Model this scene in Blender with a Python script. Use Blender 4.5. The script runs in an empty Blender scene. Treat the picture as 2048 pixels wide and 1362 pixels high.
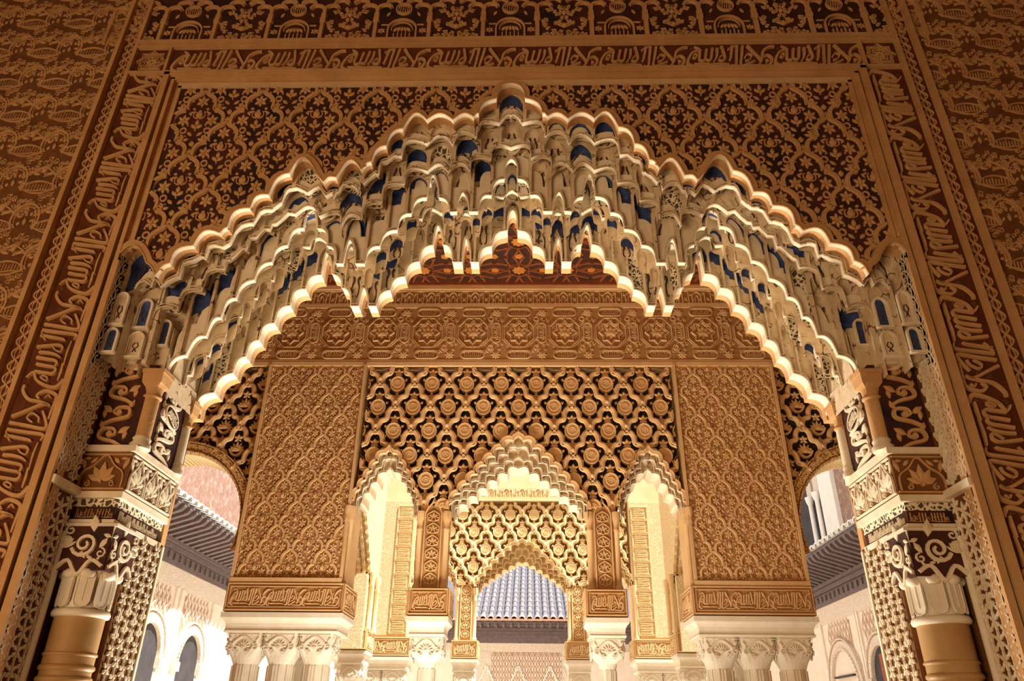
import bpy, math, random
from mathutils import Vector, Matrix
random.seed(7)
R = math.radians
sc = bpy.context.scene
COL = sc.collection

# ------------------------------------------------------------------ camera
cam_d = bpy.data.cameras.new('camera'); cam = bpy.data.objects.new('camera', cam_d); COL.objects.link(cam)
cam_d.sensor_fit = 'HORIZONTAL'; cam_d.sensor_width = 36.0
cam_d.lens = 1474.92 / 2048 * 36.0
cam_d.clip_start = 0.05; cam_d.clip_end = 300
_p, _y, _r = 0.4918, -0.027, 0.0121
_f = Vector((math.sin(_y)*math.cos(_p), math.cos(_y)*math.cos(_p), math.sin(_p)))
_rt = Vector((math.cos(_y), -math.sin(_y), 0)); _up = _rt.cross(_f)
_r2 = _rt*math.cos(_r) + _up*math.sin(_r); _u2 = _up*math.cos(_r) - _rt*math.sin(_r)
cam.matrix_world = Matrix(((_r2.x, _u2.x, -_f.x, .1217), (_r2.y, _u2.y, -_f.y, 0), (_r2.z, _u2.z, -_f.z, 1.6), (0, 0, 0, 1)))
sc.camera = cam

# ------------------------------------------------------------------ world, sun, lights, exposure
world = bpy.data.worlds.new('sky'); sc.world = world; world.use_nodes = True
_bg = world.node_tree.nodes['Background']
_bg.inputs[0].default_value = (1.0, .95, .88, 1); _bg.inputs[1].default_value = .85
def light(name, kind, energy, color, loc, rot, size=None, size_y=None, angle=None, spread=None):
    d = bpy.data.lights.new(name, kind); d.energy = energy; d.color = color
    if size: d.shape = 'RECTANGLE'; d.size = size; d.size_y = size_y or size
    if angle: d.angle = angle
    o = bpy.data.objects.new(name, d); COL.objects.link(o); o.location = loc; o.rotation_euler = rot
    if kind == 'AREA' and spread: d.spread = spread
    return o
_s = light('sun', 'SUN', 9.0, (1, .95, .86), (0, 0, 30), (0, 0, 0), angle=R(.6))
_s.rotation_euler = Vector((-.55, .26, -1)).to_track_quat('-Z', 'Y').to_euler()
light('sunlit_floor_bounce', 'AREA', 250, (1, .88, .70), (-0.5, 6.2, .25), (R(202), 0, 0), 2.2, .8, spread=R(150))
light('room_fill', 'AREA', 190, (1, .66, .36), (-3.0, -2.0, .6), (R(118), 0, R(-34)), 3.0, 1.4)  # added fill lamp behind the camera, brightens the front wall
sc.view_settings.view_transform = 'Standard'; sc.view_settings.look = 'None'
sc.view_settings.exposure = 0.25; sc.view_settings.gamma = 1.0; sc.view_settings.use_curve_mapping = False

# ------------------------------------------------------------------ materials
MATS = {}
def nodes(name, rough=.85):
    m = bpy.data.materials.new(name); m.use_nodes = True
    nt = m.node_tree; b = nt.nodes['Principled BSDF']; b.inputs['Roughness'].default_value = rough
    try: b.inputs['Specular IOR Level'].default_value = .25
    except Exception: pass
    MATS[name] = m
    return m, nt, b
def N(nt, t, **kw):
    n = nt.nodes.new(t)
    for k, v in kw.items():
        if k.startswith('i_'):
            key = k[2:]; key = int(key) if key.isdigit() else key
            n.inputs[key].default_value = v
        else: setattr(n, k, v)
    return n
def rgba(c): return (c[0], c[1], c[2], 1)
def mat_stucco(name, c1, c2, scale=6, bump=.25, bscale=60, rough=.88, stain=None):
    m, nt, b = nodes(name, rough); L = nt.links
    tc = N(nt, 'ShaderNodeNewGeometry')
    n1 = N(nt, 'ShaderNodeTexNoise', i_Scale=scale, i_Detail=6.0, i_Roughness=.65)
    L.new(tc.outputs['Position'], n1.inputs['Vector'])
    rp = N(nt, 'ShaderNodeValToRGB'); rp.color_ramp.elements[0].position = .32; rp.color_ramp.elements[1].position = .68
    rp.color_ramp.elements[0].color = rgba(c1); rp.color_ramp.elements[1].color = rgba(c2)
    L.new(n1.outputs['Fac'], rp.inputs['Fac'])
    out = rp.outputs['Color']
    if stain:
        n3 = N(nt, 'ShaderNodeTexNoise', i_Scale=stain[1], i_Detail=8.0, i_Roughness=.75)
        L.new(tc.outputs['Position'], n3.inputs['Vector'])
        r3 = N(nt, 'ShaderNodeValToRGB'); r3.color_ramp.elements[0].position = stain[2]; r3.color_ramp.elements[1].position = stain[2]+.08
        r3.color_ramp.elements[0].color = (0, 0, 0, 1); r3.color_ramp.elements[1].color = (1, 1, 1, 1)
        L.new(n3.outputs['Fac'], r3.inputs['Fac'])
        mx = N(nt, 'ShaderNodeMix', data_type='RGBA'); mx.inputs[7].default_value = rgba(stain[0])
        L.new(r3.outputs['Color'], mx.inputs[0]); L.new(out, mx.inputs[6]); out = mx.outputs[2]
    L.new(out, b.inputs['Base Color'])
    if bump:
        n2 = N(nt, 'ShaderNodeTexNoise', i_Scale=bscale, i_Detail=5.0)
        L.new(tc.outputs['Position'], n2.inputs['Vector'])
        bp = N(nt, 'ShaderNodeBump', i_Strength=bump, i_Distance=.01)
        L.new(n2.outputs['Fac'], bp.inputs['Height']); L.new(bp.outputs['Normal'], b.inputs['Normal'])
    return m
def mat_carved(name, c_hi, c_lo, scale=22, dist=.02, rough=.88, thr=.12):
    """fine carved relief, too small to pick apart: raised ridges over a cut-back painted ground, with crevice shade mixed into the colour"""
    m, nt, b = nodes(name, rough); L = nt.links
    tc = N(nt, 'ShaderNodeNewGeometry')
    nz = N(nt, 'ShaderNodeTexNoise', i_Scale=scale*.6, i_Detail=2.0)
    L.new(tc.outputs['Position'], nz.inputs['Vector'])
    sub = N(nt, 'ShaderNodeVectorMath', operation='SUBTRACT'); sub.inputs[1].default_value = (.5, .5, .5)
    L.new(nz.outputs['Color'], sub.inputs[0])
    scl = N(nt, 'ShaderNodeVectorMath', operation='SCALE'); scl.inputs['Scale'].default_value = 1.6/scale
    L.new(sub.outputs[0], scl.inputs[0])
    add = N(nt, 'ShaderNodeVectorMath', operation='ADD'); L.new(tc.outputs['Position'], add.inputs[0]); L.new(scl.outputs[0], add.inputs[1])
    v = N(nt, 'ShaderNodeTexVoronoi', feature='DISTANCE_TO_EDGE', i_Scale=scale)
    L.new(add.outputs[0], v.inputs['Vector'])
    rp = N(nt, 'ShaderNodeValToRGB'); rp.color_ramp.interpolation = 'EASE'
    rp.color_ramp.elements[0].position = thr; rp.color_ramp.elements[1].position = thr+.1
    rp.color_ramp.elements[0].color = (1, 1, 1, 1); rp.color_ramp.elements[1].color = (0, 0, 0, 1)
    L.new(v.outputs['Distance'], rp.inputs['Fac'])
    mx = N(nt, 'ShaderNodeMix', data_type='RGBA'); mx.inputs[6].default_value = rgba(c_lo); mx.inputs[7].default_value = rgba(c_hi)  # low colour darkens the crevices between ridges, as shade would
    L.new(rp.outputs['Color'], mx.inputs[0]); L.new(mx.outputs[2], b.inputs['Base Color'])
    bp = N(nt, 'ShaderNodeBump', i_Strength=1.0, i_Distance=dist)
    L.new(rp.outputs['Color'], bp.inputs['Height']); L.new(bp.outputs['Normal'], b.inputs['Normal'])
    return m
def mat_painted(name, c1, c2, ink, amount=.5):
    """cream stucco with worn painted scrolls in dark ink"""
    m, nt, b = nodes(name, .8); L = nt.links
    tc = N(nt, 'ShaderNodeNewGeometry')
    n1 = N(nt, 'ShaderNodeTexNoise', i_Scale=7.0, i_Detail=6.0, i_Roughness=.7)
    L.new(tc.outputs['Position'], n1.inputs['Vector'])
    rp = N(nt, 'ShaderNodeValToRGB'); rp.color_ramp.elements[0].position = .35; rp.color_ramp.elements[1].position = .65
    rp.color_ramp.elements[0].color = rgba(c1); rp.color_ramp.elements[1].color = rgba(c2)
    L.new(n1.outputs['Fac'], rp.inputs['Fac'])
    w = N(nt, 'ShaderNodeTexNoise', i_Scale=17.0, i_Detail=0.0)
    L.new(tc.outputs['Position'], w.inputs['Vector'])
    ab = N(nt, 'ShaderNodeMath', operation='SUBTRACT'); ab.inputs[1].default_value = .52
    L.new(w.outputs['Fac'], ab.inputs[0])
    ab2 = N(nt, 'ShaderNodeMath', operation='ABSOLUTE'); L.new(ab.outputs[0], ab2.inputs[0])
    r2 = N(nt, 'ShaderNodeValToRGB'); r2.color_ramp.elements[0].position = .026; r2.color_ramp.elements[1].position = .042
    r2.color_ramp.elements[0].color = (1, 1, 1, 1); r2.color_ramp.elements[1].color = (0, 0, 0, 1)
    L.new(ab2.outputs[0], r2.inputs['Fac'])
    n2 = N(nt, 'ShaderNodeTexNoise', i_Scale=11.0, i_Detail=3.0)
    L.new(tc.outputs['Position'], n2.inputs['Vector'])
    r3 = N(nt, 'ShaderNodeValToRGB'); r3.color_ramp.elements[0].position = 1-amount-.02; r3.color_ramp.elements[1].position = 1-amount+.06
    L.new(n2.outputs['Fac'], r3.inputs['Fac'])
    mu = N(nt, 'ShaderNodeMath', operation='MULTIPLY'); L.new(r2.outputs['Color'], mu.inputs[0]); L.new(r3.outputs['Color'], mu.inputs[1])
    mx = N(nt, 'ShaderNodeMix', data_type='RGBA'); mx.inputs[7].default_value = rgba(ink)
    L.new(mu.outputs[0], mx.inputs[0]); L.new(rp.outputs['Color'], mx.inputs[6]); L.new(mx.outputs[2], b.inputs['Base Color'])
    bp = N(nt, 'ShaderNodeBump', i_Strength=.3, i_Distance=.006)
    L.new(n1.outputs['Fac'], bp.inputs['Height']); L.new(bp.outputs['Normal'], b.inputs['Normal'])
    return m
mat_stucco('stucco_tan', (.52, .29, .125), (.66, .40, .19), 5, .3, 70)
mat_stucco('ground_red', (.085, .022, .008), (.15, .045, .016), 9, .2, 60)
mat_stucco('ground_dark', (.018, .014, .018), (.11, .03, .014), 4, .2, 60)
mat_stucco('ground_brown', (.14, .055, .018), (.22, .095, .034), 8, .2, 60)
mat_painted('muqarnas_cream', (.60, .45, .29), (.80, .68, .50), (.15, .08, .05), .45)
mat_stucco('cream_plain', (.74, .62, .45), (.88, .80, .66), 8, .2, 60)
mat_stucco('blue_paint', (.02, .035, .12), (.07, .11, .30), 14, .15, 70, stain=((.5, .42, .34), 18, .62))
mat_carved('cream_carved', (.84, .74, .57), (.10, .07, .055), 34, .012)
mat_stucco('stucco_orange', (.64, .39, .175), (.77, .53, .28), 2.2, .25, 60)
mat_stucco('orange_ground', (.34, .17, .06), (.45, .245, .10), 5, .2, 60)
mat_carved('orange_carved', (.74, .45, .18), (.34, .16, .05), 30, .015)
mat_stucco('lattice_shade', (.05, .035, .035), (.12, .08, .06), 3, .1, 40)  # near-black sheet colour, painted shade for the hollow behind the lattice
mat_stucco('stucco_pale', (.84, .62, .34), (.93, .75, .48), 3, .2, 50)
mat_stucco('pale_ground', (.48, .27, .10), (.58, .36, .16), 5, .2, 50)
mat_carved('pale_carved', (.92, .75, .47), (.74, .50, .25), 46, .01)
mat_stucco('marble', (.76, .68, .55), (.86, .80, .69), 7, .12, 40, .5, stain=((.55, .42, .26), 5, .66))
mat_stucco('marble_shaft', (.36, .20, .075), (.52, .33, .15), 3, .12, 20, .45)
mat_stucco('wood_red', (.22, .055, .016), (.33, .10, .03), 8, .3, 40, .6)
mat_stucco('wood_dark', (.04, .018, .012), (.08, .028, .016), 8, .3, 40, .6)
mat_stucco('wood_brown', (.13, .04, .014), (.20, .07, .022), 12, .3, 50, .6)
mat_stucco('star_orange', (.48, .16, .025), (.60, .24, .05), 12, .1, 50, .6)
mat_stucco('eaves_wood', (.13, .095, .095), (.20, .15, .15), 10, .3, 40, .75)
mat_stucco('eaves_orange', (.42, .20, .10), (.55, .28, .14), 10, .3, 40, .75)
mat_stucco('roof_tile', (.15, .14, .155), (.30, .285, .30), 9, .3, 40, .8)
mat_stucco('roof_channel', (.10, .10, .13), (.17, .16, .2), 9, .3, 40, .85)
mat_stucco('tile_red', (.62, .36, .26), (.74, .48, .36), 9, .3, 40, .85)
mat_stucco('lime_white', (.84, .80, .74), (.93, .90, .86), 3, .15, 40)
mat_stucco('pink_wall', (.27, .145, .105), (.36, .22, .17), 3.2, .2, 30, stain=((.40, .30, .26), 4, .5))
mat_carved('court_carved', (.88, .76, .64), (.72, .54, .42), 34, .012)
mat_stucco('court_plain', (.80, .66, .54), (.90, .78, .67), 4, .2, 40)
mat_stucco('court_ground', (.46, .29, .20), (.56, .38, .28), 6, .2, 40)
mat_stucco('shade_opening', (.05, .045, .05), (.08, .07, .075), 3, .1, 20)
mat_stucco('door_wood', (.26, .07, .03), (.36, .11, .045), 7, .2, 30, .6)
mat_stucco('floor_marble', (.66, .60, .50), (.78, .72, .62), 1.5, .05, 20, .45)
mat_stucco('ink', (.05, .03, .035), (.11, .06, .05), 30, 0, 20)
mat_stucco('orange_mid', (.50, .29, .12), (.60, .37, .17), 5, .2, 60)
mat_stucco('stucco_light', (.62, .41, .22), (.74, .54, .33), 6, .3, 60, stain=((.25, .13, .06), 14, .68))
mat_stucco('iron', (.03, .03, .03), (.05, .05, .05), 9, .1, 20, .5)

# ------------------------------------------------------------------ mesh helpers
class MB:
    def __init__(s): s.v = []; s.f = []; s.m = []
    def add(s, vs, fs, mi=0):
        o = len(s.v); s.v += vs; s.f += [tuple(i+o for i in f) for f in fs]; s.m += [mi]*len(fs)
        return s
    def box(s, x0, x1, y0, y1, z0, z1, mi=0):
        v = [(x, y, z) for x in (x0, x1) for y in (y0, y1) for z in (z0, z1)]
        return s.add(v, [(0, 1, 3, 2), (4, 6, 7, 5), (0, 4, 5, 1), (2, 3, 7, 6), (0, 2, 6, 4), (1, 5, 7, 3)], mi)
    def grid(s, rows, mi=0, close=False):
        n = len(rows[0]); fs = []
        for i in range(len(rows)-1):
            for j in range(n if close else n-1):
                k = (j+1) % n
                fs.append((i*n+j, i*n+k, (i+1)*n+k, (i+1)*n+j))
        return s.add([p for r in rows for p in r], fs, mi)
    def lathe(s, prof, c=(0, 0), n=20, mi=0, cap=True):
        rows = [[(c[0]+r*math.cos(2*math.pi*k/n), c[1]+r*math.sin(2*math.pi*k/n), z) for k in range(n)] for r, z in prof]
        s.grid(rows, mi, True)
        if cap:
            s.add(rows[0], [tuple(range(n))[::-1]], mi); s.add(rows[-1], [tuple(range(n))], mi)
        return s
    # ---- relief drawn in the plane (u, v), height along local z
    def ribbon(s, pts, w, h, z0=0.0, closed=False, mi=0):
        P = [pts[0]]
        for p in pts[1:]:
            if (p[0]-P[-1][0])**2+(p[1]-P[-1][1])**2 > 1e-10: P.append(p)
        n = len(P)
        if n < 2: return s
        W = w if isinstance(w, (list, tuple)) else None
        rows = []
        for i in range(n):
            a = P[(i-1) % n] if (closed or i > 0) else P[i]; b = P[(i+1) % n] if (closed or i < n-1) else P[i]
            dx, dy = b[0]-a[0], b[1]-a[1]; l = math.hypot(dx, dy) or 1e-9; nx, ny = -dy/l, dx/l
            if W: t = i/(n-1)*(len(W)-1); k = min(int(t), len(W)-2); ww = W[k]+(W[k+1]-W[k])*(t-k)
            else: ww = w
            x, y = P[i]
            rows.append([(x-nx*ww/2, y-ny*ww/2, z0), (x-nx*ww*.36, y-ny*ww*.36, z0+h), (x+nx*ww*.36, y+ny*ww*.36, z0+h), (x+nx*ww/2, y+ny*ww/2, z0)])
        if closed: rows.append(rows[0])
        fs = []
        for i in range(len(rows)-1):
            for j in range(3): fs.append((i*4+j, (i+1)*4+j, (i+1)*4+j+1, i*4+j+1))
        if not closed: fs += [(0, 1, 2, 3), tuple(4*(n-1)+k for k in (3, 2, 1, 0))]
        return s.add([p for r in rows for p in r], fs, mi)
    def leaf(s, x, y, ang, L, W, h, z0=0, mi=0):
        c, n = math.cos(ang), math.sin(ang)
        def q(a, b, z): return (x+a*c-b*n, y+a*n+b*c, z0+z)
        o = [(0, 0), (L*.3, -W*.42), (L*.6, -W*.5), (L, 0), (L*.6, W*.5), (L*.3, W*.42)]
        v = [q(a, b, h*.65) for a, b in o]+[q(a, b, 0) for a, b in o]+[q(L*.5, 0, h)]
        fs = [(i, (i+1) % 6, 12) for i in range(6)]+[(i, i+6, (i+1) % 6+6, (i+1) % 6) for i in range(6)]
        return s.add(v, fs, mi)
    def flower(s, x, y, r, h, n=6, a0=math.pi/2, w=.42, z0=0, sx=1, mi=0):
        k0 = len(s.v)
        for k in range(n): s.leaf(x+r*.1*math.cos(a0+k*2*math.pi/n), y+r*.1*math.sin(a0+k*2*math.pi/n), a0+k*2*math.pi/n, r*.9, r*w, h, z0, mi)
        return s
    def disc(s, x, y, rx, ry, h, n=14, z0=0, dome=0, mi=0):
        a = [(x+rx*math.cos(2*math.pi*k/n), y+ry*math.sin(2*math.pi*k/n)) for k in range(n)]
        v = [(p[0], p[1], z0) for p in a]+[(x+(p[0]-x)*.88, y+(p[1]-y)*.88, z0+h) for p in a]+[(x, y, z0+h+dome)]
        fs = [(i, (i+1) % n, n+(i+1) % n, n+i) for i in range(n)]+[(n+i, n+(i+1) % n, 2*n) for i in range(n)]
        return s.add(v, fs, mi)
    def ring(s, x, y, r, w, h, n=14, z0=0, mi=0, ry=None):
        return s.ribbon([(x+r*math.cos(2*math.pi*k/n), y+(ry or r)*math.sin(2*math.pi*k/n)) for k in range(n)], w, h, z0, True, mi)
    def spiral(s, x, y, r, a0, turns, w, h, z0=0, n=14, mi=0, sgn=1):
        pts = []
        for k in range(n+1):
            t = k/n; a = a0+sgn*turns*2*math.pi*t; rr = r*(1-.82*t)
            pts.append((x+rr*math.cos(a), y+rr*math.sin(a)))
        return s.ribbon(pts, [w, w*.8, w*.7], h, z0, False, mi)
    def poly(s, pts, h, z0=0, mi=0):
        n = len(pts)
        v = [(p[0], p[1], z0) for p in pts]+[(p[0], p[1], z0+h) for p in pts]
        return s.add(v, [(i, (i+1) % n, n+(i+1) % n, n+i) for i in range(n)]+[tuple(range(n, 2*n))], mi)
    def mesh(s, name, mats, smooth=False):
        me = bpy.data.meshes.new(name); me.from_pydata(s.v, [], s.f)
        for m in (mats if isinstance(mats, (list, tuple)) else [mats]): me.materials.append(MATS[m])
        if any(s.m): me.polygons.foreach_set('material_index', s.m)
        if smooth: me.polygons.foreach_set('use_smooth', [True]*len(s.f))
        me.update(); return me
def curve(pts, n=5):
    """smooth polyline through points (Catmull-Rom)"""
    out = []; P = [pts[0]]+list(pts)+[pts[-1]]
    for i in range(1, len(P)-2):
        p0, p1, p2, p3 = P[i-1], P[i], P[i+1], P[i+2]
        for k in range(n):
            t = k/n
            out.append(tuple(.5*(2*p1[j]+(p2[j]-p0[j])*t+(2*p0[j]-5*p1[j]+4*p2[j]-p3[j])*t*t+(3*p1[j]-p0[j]-3*p2[j]+p3[j])*t**3) for j in (0, 1)))
    out.append(tuple(pts[-1])); return out

LOC = {}
def tag(o, label=None, cat=None, group=None, kind=None):
    if label: o['label'] = label
    if cat: o['category'] = cat
    if group: o['group'] = group
    if kind: o['kind'] = kind
    return o
def thing(name, label, cat, loc=(0, 0, 0), group=None):
    o = bpy.data.objects.new(name, None); COL.objects.link(o); o.location = loc; LOC[o.name] = Vector(loc)
    o.empty_display_size = .1
    return tag(o, label, cat, group, 'thing')
def put(name, me, parent=None, mw=None):
    """link one mesh object; mw is its place in the world"""
    o = bpy.data.objects.new(name, me); COL.objects.link(o)
    if parent is not None:
        o.parent = parent
        l = PW.get(parent.name)
        base = l if l is not None else Matrix.Translation(LOC.get(parent.name, Vector((0, 0, 0))))
        o.matrix_parent_inverse = base.inverted()
    w = mw if mw is not None else Matrix.Identity(4)
    o.matrix_basis = w
    PW[o.name] = w
    return o
PW = {}
def struct(name, me, label, cat):
    return tag(put(name, me), label, cat, kind='structure')
def frame(o, u, v):
    u, v = Vector(u), Vector(v); n = u.cross(v)
    return Matrix(((u.x, v.x, n.x, o[0]), (u.y, v.y, n.y, o[1]), (u.z, v.z, n.z, o[2]), (0, 0, 0, 1)))
def front(Y): return frame((0, Y, 0), (1, 0, 0), (0, 0, 1))
def at(F, u, v, s=1.0, rot=0, flip=False, h=0):
    M = F @ Matrix.Translation((u, v, h))
    if rot: M = M @ Matrix.Rotation(rot, 4, 'Z')
    if flip: M = M @ Matrix.Diagonal((-1, 1, 1, 1))
    if s != 1.0: M = M @ (Matrix.Diagonal((s[0], s[1], s[2], 1)) if isinstance(s, tuple) else Matrix.Diagonal((s, s, s, 1)))
    return M
def put_clip(name, me, parent, F, u, v, s, test):
    """place a shared relief piece; where it crosses the border of its field it is cut to that border"""
    ok = [test(u+c.co.x*s, v+c.co.y*s) for c in me.vertices]
    if all(ok): return put(name, me, parent, at(F, u, v, s))
    if not any(ok): return None
    keep = [p for p in me.polygons if all(ok[i] for i in p.vertices)]
    if len(keep) < 3: return None
    ids = sorted({i for p in keep for i in p.vertices}); mp = {i: k for k, i in enumerate(ids)}
    m2 = bpy.data.meshes.new(name); m2.from_pydata([me.vertices[i].co[:] for i in ids], [], [[mp[i] for i in p.vertices] for p in keep])
    for m in me.materials: m2.materials.append(m)
    m2.polygons.foreach_set('material_index', [p.material_index for p in keep]); m2.update()
    return put(name, m2, parent, at(F, u, v, s))
def interp(P, x):
    if x <= P[0][0]: return P[0][1]
    if x >= P[-1][0]: return P[-1][1]
    lo, hi = 0, len(P)-1
    while hi-lo > 1:
        m = (lo+hi)//2
        if P[m][0] <= x: lo = m
        else: hi = m
    a, b = P[lo], P[hi]
    return a[1]+(b[1]-a[1])*(x-a[0])/max(b[0]-a[0], 1e-9)

# ------------------------------------------------------------------ photograph measurements -> places in the wall planes
def UY(px, py, Y):
    d = _f+_r2*((px-1024)/1474.92)+_u2*((681-py)/1474.92); t = Y/d.y
    return (.1217+t*d.x, 1.6+t*d.z)
def outline(txt, Y):
    """half outline of a lobed arch measured on its own wall plane, mirrored about the arch's axis"""
    raw = []
    for tok in txt.split():
        k = tok[0]; x, y = tok[1:].split(','); X, Z = UY(float(x), float(y), Y); raw.append((k, X, Z))
    x0 = raw[0][1]; pts = [(0.0, raw[0][2])]; cus = [0.0]; i = 1
    while i < len(raw):
        k, X, Z = raw[i]
        if k == 'v':
            _, X2, Z2 = raw[i+1]; p0 = pts[-1]; p1 = (X-x0, Z); p2 = (X2-x0, Z2)
            c = (2*p1[0]-(p0[0]+p2[0])/2, 2*p1[1]-(p0[1]+p2[1])/2)
            for q in range(1, 8):
                t = q/7; pts.append(tuple((1-t)**2*p0[j]+2*t*(1-t)*c[j]+t*t*p2[j] for j in (0, 1)))
            i += 2
        else:
            pts.append((X-x0, Z)); i += 1
        cus.append(pts[-1][0])
    half = [(abs(p[0]), p[1]) for p in pts]
    mono = [half[0]]
    for p in half[1:]: mono.append((max(p[0], mono[-1][0]+1e-4), p[1]))
    full = [(-p[0], p[1]) for p in mono[:0:-1]]+mono
    cs = sorted({round(abs(c), 4) for c in cus if abs(c) > .012})
    cl = [0.0]
    cc = []
    for c in cs:
        if not cc or c-cc[-1] > .03: cc.append(c)
    if mono[-1][0]-cc[-1] > .005: cc.append(mono[-1][0])
    cc[-1] = mono[-1][0]
    return full, [-c for c in cc[::-1]]+cc
T0 = 'c1022,167 v1000,175 c993,197 v966,207 c957,227 v951,228 c947,234 v927,226.5 c906,240 v880,226.5 c854,240 v829,226.5 c805,257 v782,266 c772,291 v752,299 c741.6,323 v730,328 c723,340 v699,320 c672,355 v657,354 c647,364 v642,357 c636,350 v607,315 c578,346 v552,358 c537,389 v511,393 c500,416 v467,424 c455,454 v446,458 c440,466 v408,462 c386,491 v352,500 c340,526 v322,534 c311,552 v305,536 c294,526 v271,490 c240,508 c232,530'
T3 = 'c1018,318 v1006,330 c1006,358 v985,365 c978,391 v958,395 c951,423 c933,423 c932,405 v921,385 c910,405 c910,423 c895,424 v890,402 c873,395 c872,380 v861.5,350 c850,380 c849,395 v826,402 c818,427 v796,434 c790,460 v765,467 c754,492 v732,500 c725,527 c706,527 c706,505 v695,480 c684,505 c684,527 c667,527 v665,500 c650,492 v648,464 c630,457 c629,440 v617,409 c605,440 c604,456 v580,463 c570,490 v547,500 c539,524 v515,533 c503,559 v477,571 c467,596 v447,604 c436,635 v419,641 c406,672 v384,678 c366,710 v341,719 c326,744'
T6 = 'c1026,420 v1017,432 c1017,460 c1008,462 v991,470 c984,492 v963,501 c959,524 c942,524 c942,505 v933,476 c926,505 c926,524 c906,524 v902,497 c887,490 c887,475 v877,451 c868,475 c867,490 v846,499 c840,523 v818,531 c811,553 v789,560 c781,580 v760,590 c754,612 c737.6,612 c737,598 v729,576 c720,598 c720,612 c702,612 v700,585 c685,576 v681,556 c665,548 c664,530 v654,505 c647,530 c645,550 v621,556 c613,578 v589,585 c583,611 v559,620 c551,646 v527,654 c521,680 v501,688 c493,713 v475,722 c467,746 v440,758 c430,785 v401,794 c393,819'
Y0, Y3, Y6 = 3.5, 3.80, 4.25
L0, C0 = outline(T0, Y0); L3, C3 = outline(T3, Y3); L6, C6 = outline(T6, Y6)
def smooth_fn(P, w, rad):
    def g(s):
        x = s*w; a = [interp(P, max(-w, min(w, x+d*rad))) for d in (-1, -.66, -.33, 0, .33, .66, 1)]
        return sum(a)/7
    return g
def scallop(env, w, pitch, bulge=.30, ph=0.0, nub=0):
    """lobed outline whose cusps follow the envelope env(s), s in -1..1"""
    M = 400; xs = [w*k/M for k in range(M+1)]; zs = [env(k/M) for k in range(M+1)]
    acc = [0]
    for k in range(M): acc.append(acc[-1]+math.hypot(xs[k+1]-xs[k], zs[k+1]-zs[k]))
    n = max(2, round(acc[-1]/pitch)); st = acc[-1]/n
    cus = [(0.0, zs[0])] if ph == 0 else []
    k = 0
    for i in range(1 if ph == 0 else 0, n+1):
        t = (i+ph)*st if i < n or ph == 0 else acc[-1]
        t = min(t, acc[-1])
        while k < M-1 and acc[k+1] < t: k += 1
        q = (t-acc[k])/max(acc[k+1]-acc[k], 1e-9); c = (xs[k]+(xs[k+1]-xs[k])*q, zs[k]+(zs[k+1]-zs[k])*q)
        if not cus or c[0]-cus[-1][0] > .012: cus.append(c)
    def arc(a, b):
        mx, mz = (a[0]+b[0])/2, (a[1]+b[1])/2; dx, dz = b[0]-a[0], b[1]-a[1]; l = math.hypot(dx, dz)
        nx, nz = -dz/l, dx/l
        if nz < 0: nx, nz = -nx, -nz
        c = (mx+nx*l*bulge*2, mz+nz*l*bulge*2)
        return [tuple((1-t)**2*a[j]+2*t*(1-t)*c[j]+t*t*b[j] for j in (0, 1)) for t in [q/7 for q in range(1, 8)]]
    if ph: half = [(0, cus[0][1]+.06)]+arc((-cus[0][0], cus[0][1]), cus[0])[3:]
    else: half = [cus[0]]
    for a, b in zip(cus, cus[1:]): half += arc(a, b)
    mono = [half[0]]
    for p in half[1:]: mono.append((max(p[0], mono[-1][0]+1e-4), p[1]))
    s = w/mono[-1][0]; mono = [(p[0]*s, p[1]) for p in mono]
    cc = [c[0]*s for c in cus]; cc[-1] = w
    full = [(-p[0], p[1]) for p in mono[:0:-1]]+mono
    cl = sorted({-c for c in cc}|set(cc))
    return full, cl
def bead(P, Y, r, name, mats, parent, F=None, n=5):
    """thin half-round moulding along an outline"""
    mb = MB(); pts = [p for i, p in enumerate(P) if i == 0 or math.hypot(p[0]-P[i-1][0], p[1]-P[i-1][1]) > 5e-4]
    rows = []
    for i, p in enumerate(pts):
        a, b = pts[max(i-1, 0)], pts[min(i+1, len(pts)-1)]; dx, dz = b[0]-a[0], b[1]-a[1]; l = math.hypot(dx, dz) or 1
        nx, nz = -dz/l, dx/l
        rows.append([(p[0]+nx*r*math.cos(q), Y-r*math.sin(q)*1.0, p[1]+nz*r*math.cos(q)) for q in [math.pi*2*k/n for k in range(n)]])
    mb.grid(rows, 0, True)
    return put(name, mb.mesh(name, mats, True), parent, F)
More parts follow.
